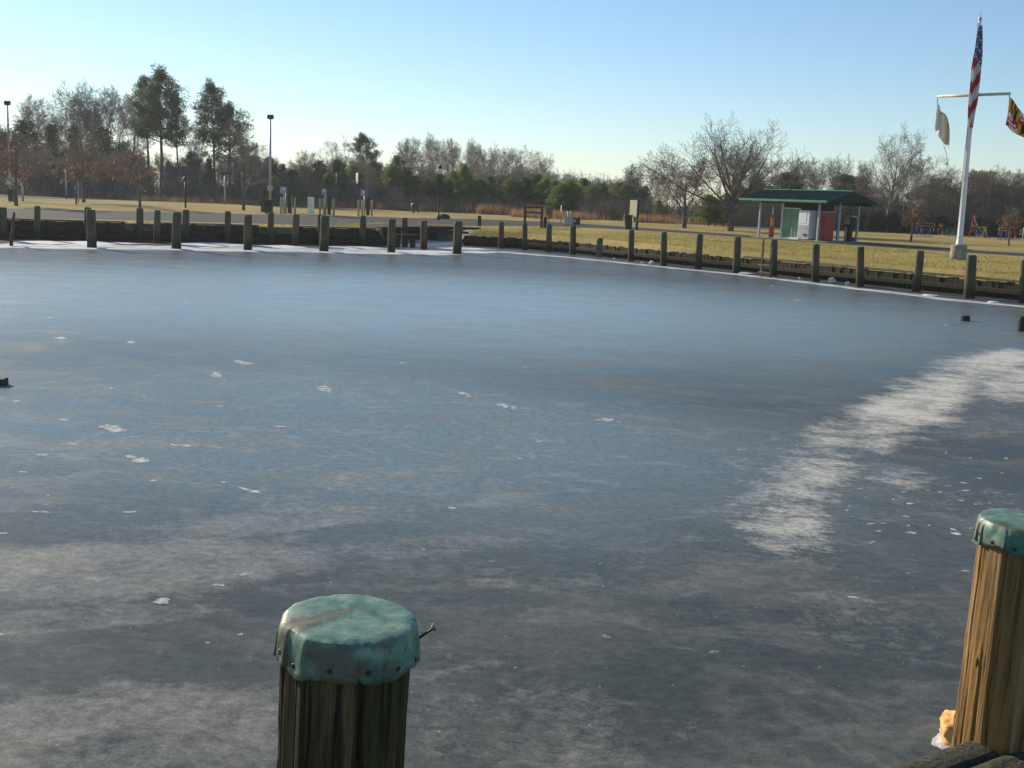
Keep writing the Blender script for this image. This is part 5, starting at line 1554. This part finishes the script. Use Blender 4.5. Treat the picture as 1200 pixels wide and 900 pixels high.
# houses glimpsed through the trees
def house(px, D, wd, ht, rz, label):
    B = ground_far(px, D)
    t_ = thing('house', label, 'house', B, rz, 'houses behind the right woods')
    m_ = MB(); m_.box((0, 0, ht / 2), (wd, wd * .7, ht)); w_ = m_.build('wall', MT['white_board'], t_)
    m_ = MB(); m_.prism([(-wd * .54, ht - .05), (wd * .54, ht - .05), (wd * .54, ht + .08), (0, ht + wd * .30), (-wd * .54, ht + .08)], -wd * .39, wd * .39); m_.build('roof', MT['dark_wall'], t_)
    for sx in (-.28, .05, .3):
        m_ = MB(); m_.box((sx * wd, -wd * .355, ht * .62), (.9, .06, 1.2)); f_ = m_.build('window', MT['white_paint'], t_)
        m_ = MB(); m_.box((sx * wd, -wd * .355 - .02, ht * .62), (.74, .06, 1.04)); m_.build('pane', MT['dark_metal'], f_)
house(1091, 170, 7, 4.6, .3, 'pale house glimpsed through the bare trees left of the flagpole')
house(1196, 140, 7, 4.2, -.3, 'pale house behind the trees at the right edge of the photo')

# ------------------------------------------------------------------ foreground mooring posts and pier
def copper_material():
    m, t, b = newmat('verdigris_copper')
    v = vec_coord(t, rand=True)
    a = noise_tex(t, v, 9, 7, .65, .5); c_ = noise_tex(t, v, 38, 5, .7); d_ = noise_tex(t, v, 6.5, 5, .65, .6)
    c = ramp(t, a, [(.34, (.050, .125, .090)), (.49, (.115, .235, .165)), (.66, (.235, .345, .225))])
    c = mixc(t, math_(t, 'MULTIPLY', ramp(t, d_, [(.49, 0), (.59, 1)]), .8), c, (.135, .10, .055))
    c = mixc(t, math_(t, 'MULTIPLY', ramp(t, c_, [(.55, 0), (.64, 1)]), .6), c, (.05, .06, .045))
    t.links.new(c, b.inputs['Base Color'])
    setin(b, Roughness=.5, Metallic=.12)
    bump(t, math_(t, 'ADD', a, math_(t, 'MULTIPLY', c_, .4)), .5, .008, b)
    return m
MT['copper'] = copper_material()
def near_wood(name, cols):
    m, t, b = newmat(name)
    v = vec_coord(t, (38, 38, 1.6)); g = noise_tex(t, v, 1, 9, .7, .4)
    v2 = vec_coord(t, (6, 6, .9)); g2 = noise_tex(t, v2, 1.2, 5, .6, .5)
    v3 = vec_coord(t, (14, 14, .55)); g3 = noise_tex(t, v3, 1.0, 6, .7)
    c = ramp(t, g, [(.36, cols[0]), (.49, cols[1]), (.63, cols[2])])
    c = mixc(t, math_(t, 'MULTIPLY', ramp(t, g2, [(.45, 0), (.60, 1)]), .7), c, cols[3])
    c = mixc(t, math_(t, 'MULTIPLY', ramp(t, g3, [(.56, 0), (.66, 1)]), .9), c, cols[4])
    t.links.new(c, b.inputs['Base Color']); setin(b, Roughness=.8); b.inputs['Specular IOR Level'].default_value = .25
    bump(t, math_(t, 'ADD', g, math_(t, 'MULTIPLY', g3, -1.2)), 1.0, .02, b)
    return m
MT['post_green'] = near_wood('mossy_post_wood', [(.02, .013, .007), (.075, .048, .022), (.19, .135, .06), (.075, .090, .016), (.009, .006, .004)])
MT['post_tan'] = near_wood('tan_post_wood', [(.10, .052, .02), (.25, .145, .055), (.38, .24, .105), (.34, .18, .04), (.035, .02, .01)])
MT['old_deck'] = near_wood('old_pier_timber', [(.03, .026, .02), (.075, .064, .048), (.16, .14, .105), (.06, .065, .03), (.012, .01, .008)])
def near_post(name, label, px, py, depth, diam, wood, seed, facets, lean, foot=1.0):
    C = at_depth(px, py, depth); h = C.z
    t_ = thing(name, label, 'mooring post', (C.x, C.y, 0), 0, 'copper capped mooring posts in the foreground')
    t_.rotation_euler = lean
    # keep the cap where it is after leaning
    off = Matrix.Rotation(lean[1], 3, 'Y') @ Vector((0, 0, h)) if True else 0
    t_.location = (C.x - off.x, C.y - off.y, C.z - off.z)
    r = diam / 2
    sides, rings = 360, 96
    rnd = random.Random(seed * 3 + 1)
    splits = [(rnd.uniform(0, 2 * PI), rnd.uniform(.3, h), rnd.uniform(.35, 1.0), rnd.uniform(.05, .13), rnd.uniform(.022, .05)) for _ in range(12)]
    knots = [(rnd.uniform(0, 2 * PI), rnd.uniform(.5, h - .2), rnd.uniform(.010, .022)) for _ in range(7)]
    def fac(a):
        k_ = 1
        for a0, a1, dep in facets:
            m0, hw = (a0 + a1) / 2, (a1 - a0) / 2
            da = (a - m0 + PI) % (2 * PI) - PI
            if abs(da) < hw: k_ = min(k_, math.cos(hw) / math.cos(da) * dep)
        return k_
    mb = MB()
    for i in range(rings + 1):
        z = -.5 + (h - .012 + .5) * i / rings
        tp = foot + (1 - foot) * max(0, z) / h
        for j in range(sides):
            a = 2 * PI * j / sides
            cx, sy = math.cos(a), math.sin(a)
            k_ = .945 * fac(a) * tp * (1 - .012 + .035 * noise.noise(Vector((cx * 1.2, sy * 1.2, z * .5 + seed))) + .02 * noise.noise(Vector((cx * 4, sy * 4, z * .7 + seed))))
            ck = noise.noise(Vector((cx * 5.5 + seed, sy * 5.5, z * .45)))
            k_ -= .085 * max(0, .16 - abs(ck - .12)) / .16 * max(0, min(1, .5 + 1.2 * noise.noise(Vector((cx * 2, sy * 2, z * 1.1 + 4 + seed)))))
            k_ += .012 * noise.noise(Vector((cx * 16, sy * 16, z * 2)))
            for sa, sz, sl, sd_, sw in splits:
                dz = abs(z - sz) / sl
                if dz < 1:
                    da = (a - sa - .10 * noise.noise(Vector((sa * 9, z * 3.5, 0))) + PI) % (2 * PI) - PI
                    ww = sw * (1 - dz) ** .5
                    if abs(da) < ww: k_ -= sd_ * (1 - dz) ** .5 * (1 - (abs(da) / ww) ** 1.5)
            for ka, kz, kr in knots:
                da = ((a - ka + PI) % (2 * PI) - PI) * r; q2 = (da * da + ((z - kz) * .7) ** 2) / kr ** 2
                if q2 < 4: k_ += .05 * math.exp(-q2) - .11 * math.exp(-q2 * 9)
            k_ = min(k_, .965 * fac(a)) if z > h - .12 else k_
            mb.v.append((r * k_ * cx, r * k_ * sy, z))
    for i in range(rings):
        for j in range(sides):
            jj = (j + 1) % sides
            mb.face([i * sides + j, i * sides + jj, (i + 1) * sides + jj, (i + 1) * sides + j], 0, True)
    mb.face([rings * sides + j for j in range(sides)])
    mb.build('timber', MT[wood], t_)
    # folded copper cap
    mb = MB(); sides = 192
    rnd = random.Random(seed)
    npl = 13
    pl_a = sorted(2 * PI * (k + rnd.uniform(-.32, .32)) / npl for k in range(npl))
    def flap(a):                   # 0..1 across each folded flap
        for q in range(npl):
            a0 = pl_a[q]; a1 = pl_a[(q + 1) % npl] + (2 * PI if q == npl - 1 else 0)
            for aa in (a, a + 2 * PI):
                if a0 <= aa < a1: return (aa - a0) / (a1 - a0)
        return 0
    def rim(a):
        k_ = 1 + .012 * math.sin(3 * a + seed) + .010 * noise.noise(Vector((math.cos(a) * 2, math.sin(a) * 2, seed)))
        for a0, a1, dep in facets:
            m0, hw = (a0 + a1) / 2, (a1 - a0) / 2
            da = (a - m0 + PI) % (2 * PI) - PI
            if abs(da) < hw: k_ = min(k_, math.cos(hw) / math.cos(da) * dep)
        return k_
    def pleat(a):                  # 0..1, 1 on a fold
        dm = min(abs((a - p + PI) % (2 * PI) - PI) for p in pl_a)
        return max(0, 1 - dm / .04)
    prof = [(0, .005), (.30, .005), (.6, .005), (.80, .004), (.88, .002), (.925, -.001), (.96, -.010), (.98, -.026), (.99, -.042), (.995, -.058), (1.0, -.073), (1.003, -.088)]
    n0 = 0
    for q, (rr, zz) in enumerate(prof):
        for j in range(sides):
            a = 2 * PI * j / sides
            e = max(0, (q - 3.5) / (len(prof) - 4.5))
            f_ = pleat(a)
            hem = .007 * math.sin(5 * a + seed) - .012 * math.sin(PI * flap(a)) + .010 * noise.noise(Vector((math.cos(a) * 3, math.sin(a) * 3, seed + 5)))
            k_ = rr * (rim(a) if rr > .5 else 1 + (rim(a) - 1) * rr * 1.4)
            k_ *= 1 + e * (.004 * f_ + .062 * flap(a) ** 2 - .020 + .026 * noise.noise(Vector((math.cos(a) * 7, math.sin(a) * 7, zz * 16 + seed))))
            z = zz + e * hem * (q == len(prof) - 1 or q == len(prof) - 2) - .006 * e * f_
            z += .0032 * noise.noise(Vector((k_ * math.cos(a) * 4, k_ * math.sin(a) * 4, seed + 11))) * (1 if q < 6 else 0)
            mb.v.append((r * k_ * math.cos(a), r * k_ * math.sin(a), h + z + .004))
    for q in range(len(prof) - 1):
        for j in range(sides):
            jj = (j + 1) % sides
            mb.face([q * sides + jj, q * sides + j, (q + 1) * sides + j, (q + 1) * sides + jj], 0, True)
    cap = merge(mb.build('cap', MT['copper'], t_))
    cap.data.set_sharp_from_angle(angle=R(32))
    md_ = cap.modifiers.new('thickness', 'SOLIDIFY'); md_.thickness = .0025; md_.offset = 1
    for k in range(npl):
        a = (pl_a[k] + pl_a[(k + 1) % npl] + (2 * PI if k == npl - 1 else 0)) / 2
        m_ = MB(); q = r * rim(a) * 1.0
        d = Vector((math.cos(a), math.sin(a), 0)); zc = h - .063 + rnd.uniform(-.012, .008)
        q *= 1 + .062 * .25 - .020
        m_.tube([d * (q - .012) + Vector((0, 0, zc)), d * (q + .0035) + Vector((0, 0, zc)), d * (q + .005) + Vector((0, 0, zc))], [.0075, .0075, .005], 10)
        m_.build('nail_head', MT['dark_metal'], cap)
    return t_, C, r, h
pA, CA, rA, hA = near_post('mooring_post', 'weathered mossy mooring post with a flat verdigris copper cap in the lower middle', 408.5, 727, 2.86, .366, 'post_green', 3.0,
    [(R(203), R(241), 1.0), (R(172), R(203), .99)], (0, R(2.0), 0), .93)
d = Vector((math.cos(R(2)), math.sin(R(2)), 0))
m_ = MB(); p0 = d * (rA * .9) + Vector((0, 0, hA - .052)); p1 = p0 + Vector((.052, -.008, .046))
m_.tube([p0, p1, p1 + (p1 - p0).normalized() * .003, p1 + (p1 - p0).normalized() * .008], [.0035, .0035, .0085, .0075], 10)
m_.build('bent_nail', MT['nail'], pA)
pB, CB, rB, hB = near_post('mooring_post', 'warm tan mooring post with a green copper cap at the right edge', 1202, 611.5, 4.48, .368, 'post_tan', 8.0,
    [(R(200), R(225), 1.0)], (0, R(.5), 0), 1.02)
# old pier timber in the lower right corner
ZD = .78
c0, c1, c2 = at(1168, 853, ZD), at(1034, 898, ZD), at(1204, 862.5, ZD)
e1, e2 = (c1 - c0), (c2 - c0)
e1.z = e2.z = 0
e1n, e2n = e1.normalized(), e2.normalized()
pr = thing('pier_deck', 'corner of a dark weathered timber pier in the lower right corner', 'pier', (c0.x, c0.y, 0))
mb = MB()
n = 16; L1 = 2.6
wdt = .145
for k in range(8):
    # planks run along e1 and are stacked along e2
    m_ = MB()
    q0 = e2n * (k * wdt / abs(math.sin(e1n.angle(e2n)))); 
    sgn = e1n.cross(e2n).z
    nrm = Vector((-e1n.y, e1n.x, 0)) * (1 if sgn > 0 else -1)
    nseg, nw = 60, 9
    for i in range(nseg + 1):
        s = L1 * i / nseg - (.0 if k else 0)
        for j in range(nw + 1):
            wq = (wdt - .006) * j / nw
            p = q0 + e1n * (s + wq * 0) + nrm * wq
            ed = min(j, nw - j) / 2
            z = ZD - .012 * max(0, 1 - ed) + .006 * noise.noise(Vector((s * 1.2, wq * 60, k * 5))) + .004 * noise.noise(Vector((s * 5, wq * 120, k * 7)))
            if j in (0, nw): z -= .012
            m_.v.append((p.x, p.y, z))
    for i in range(nseg):
        for j in range(nw):
            a = i * (nw + 1) + j
            m_.face([a, a + 1, a + nw + 2, a + nw + 1] if sgn < 0 else [a, a + nw + 1, a + nw + 2, a + 1], 0, True)
    n0 = len(m_.v)
    for i in range(nseg + 1):          # underside
        for j in (0, nw):
            v = m_.v[i * (nw + 1) + j]; m_.v.append((v[0], v[1], ZD - .075))
    for i in range(nseg):
        for jj, j in enumerate((0, nw)):
            a, b = i * (nw + 1) + j, (i + 1) * (nw + 1) + j
            c_, d_ = n0 + i * 2 + jj, n0 + (i + 1) * 2 + jj
            m_.face([a, b, d_, c_])
        m_.face([n0 + i * 2, n0 + i * 2 + 1, n0 + i * 2 + 3, n0 + i * 2 + 2])
    for i in (0, nseg):
        m_.face([i * (nw + 1) + j for j in range(nw + 1)] + [n0 + i * 2 + 1, n0 + i * 2])
    o = m_.build('deck_plank', MT['old_deck'], pr); merge(o, 1e-5)
m_ = MB()
a_ = e1n * .12 + e2n * .10
m_.box((a_.x + e2n.x * .6, a_.y + e2n.y * .6, ZD - .21), (1.3, .18, .24), math.atan2(e2n.y, e2n.x), bevel=.015); m_.build('stringer', MT['old_deck'], pr)
# yellow lump frozen at the foot of the near post
p = at(1112, 869, 0)
def chunk(name, loc, size, mat, seed, rot, label, cat, parent=None):
    bm = bmesh.new(); bmesh.ops.create_cube(bm, size=1)
    bmesh.ops.subdivide_edges(bm, edges=bm.edges, cuts=11, use_grid_fill=True)
    for v in bm.verts:
        c = v.co.copy()
        rr = 1 - .16 * (abs(c.x * 2) ** 4 + abs(c.y * 2) ** 4 + abs(c.z * 2) ** 4 - 1)
        v.co = c * rr + c.normalized() * (.16 * noise.noise(c * 2.2 + Vector((seed, 0, 0))) + .07 * noise.noise(c * 6 + Vector((seed, 3, 0))) + .03 * noise.noise(c * 16))
        v.co = Vector((v.co.x * size[0], v.co.y * size[1], v.co.z * size[2]))
    me = bpy.data.meshes.new(name); bm.to_mesh(me); bm.free(); me.materials.append(mat)
    for q in me.polygons: q.use_smooth = True
    o = bpy.data.objects.new(name, me); COL.objects.link(o); o.location = loc; o.rotation_euler = rot
    if parent: o.parent = parent
    else: tag(o, label, cat)
    return o
ff = thing('foam_float', 'broken yellow foam float frozen in the ice at the foot of the tan post', 'float', p)
chunk('block', (.06, .03, .05), (.17, .26, .17), MT['foam_yellow'], 3, (R(8), R(-14), R(-28)), '', '', ff)
chunk('ice_crust', (.045, .0, .0), (.22, .30, .022), MT['grey_snow'], 5, (0, 0, R(-28)), '', '', ff)
# frozen crust beside it

# ------------------------------------------------------------------ haze volume added to lift dark woods, standing in for lens glare
hm = bpy.data.materials.new('haze')
hm.use_nodes = True
ht = hm.node_tree
ht.nodes.remove(ht.nodes['Principled BSDF'])
hv = ht.nodes.new('ShaderNodeVolumePrincipled')
hv.inputs['Color'].default_value = (.93, .96, 1, 1)
hv.inputs['Density'].default_value = .00028
hv.inputs['Anisotropy'].default_value = .3
ht.links.new(hv.outputs[0], ht.nodes['Material Output'].inputs['Volume'])
mb = MB()
mb.box((0, 0, 14), (FAR * 2 + 40, FAR * 2 + 40, 32))
tag(mb.build('haze', hm), 'thin pale winter haze', 'haze', kind='stuff')
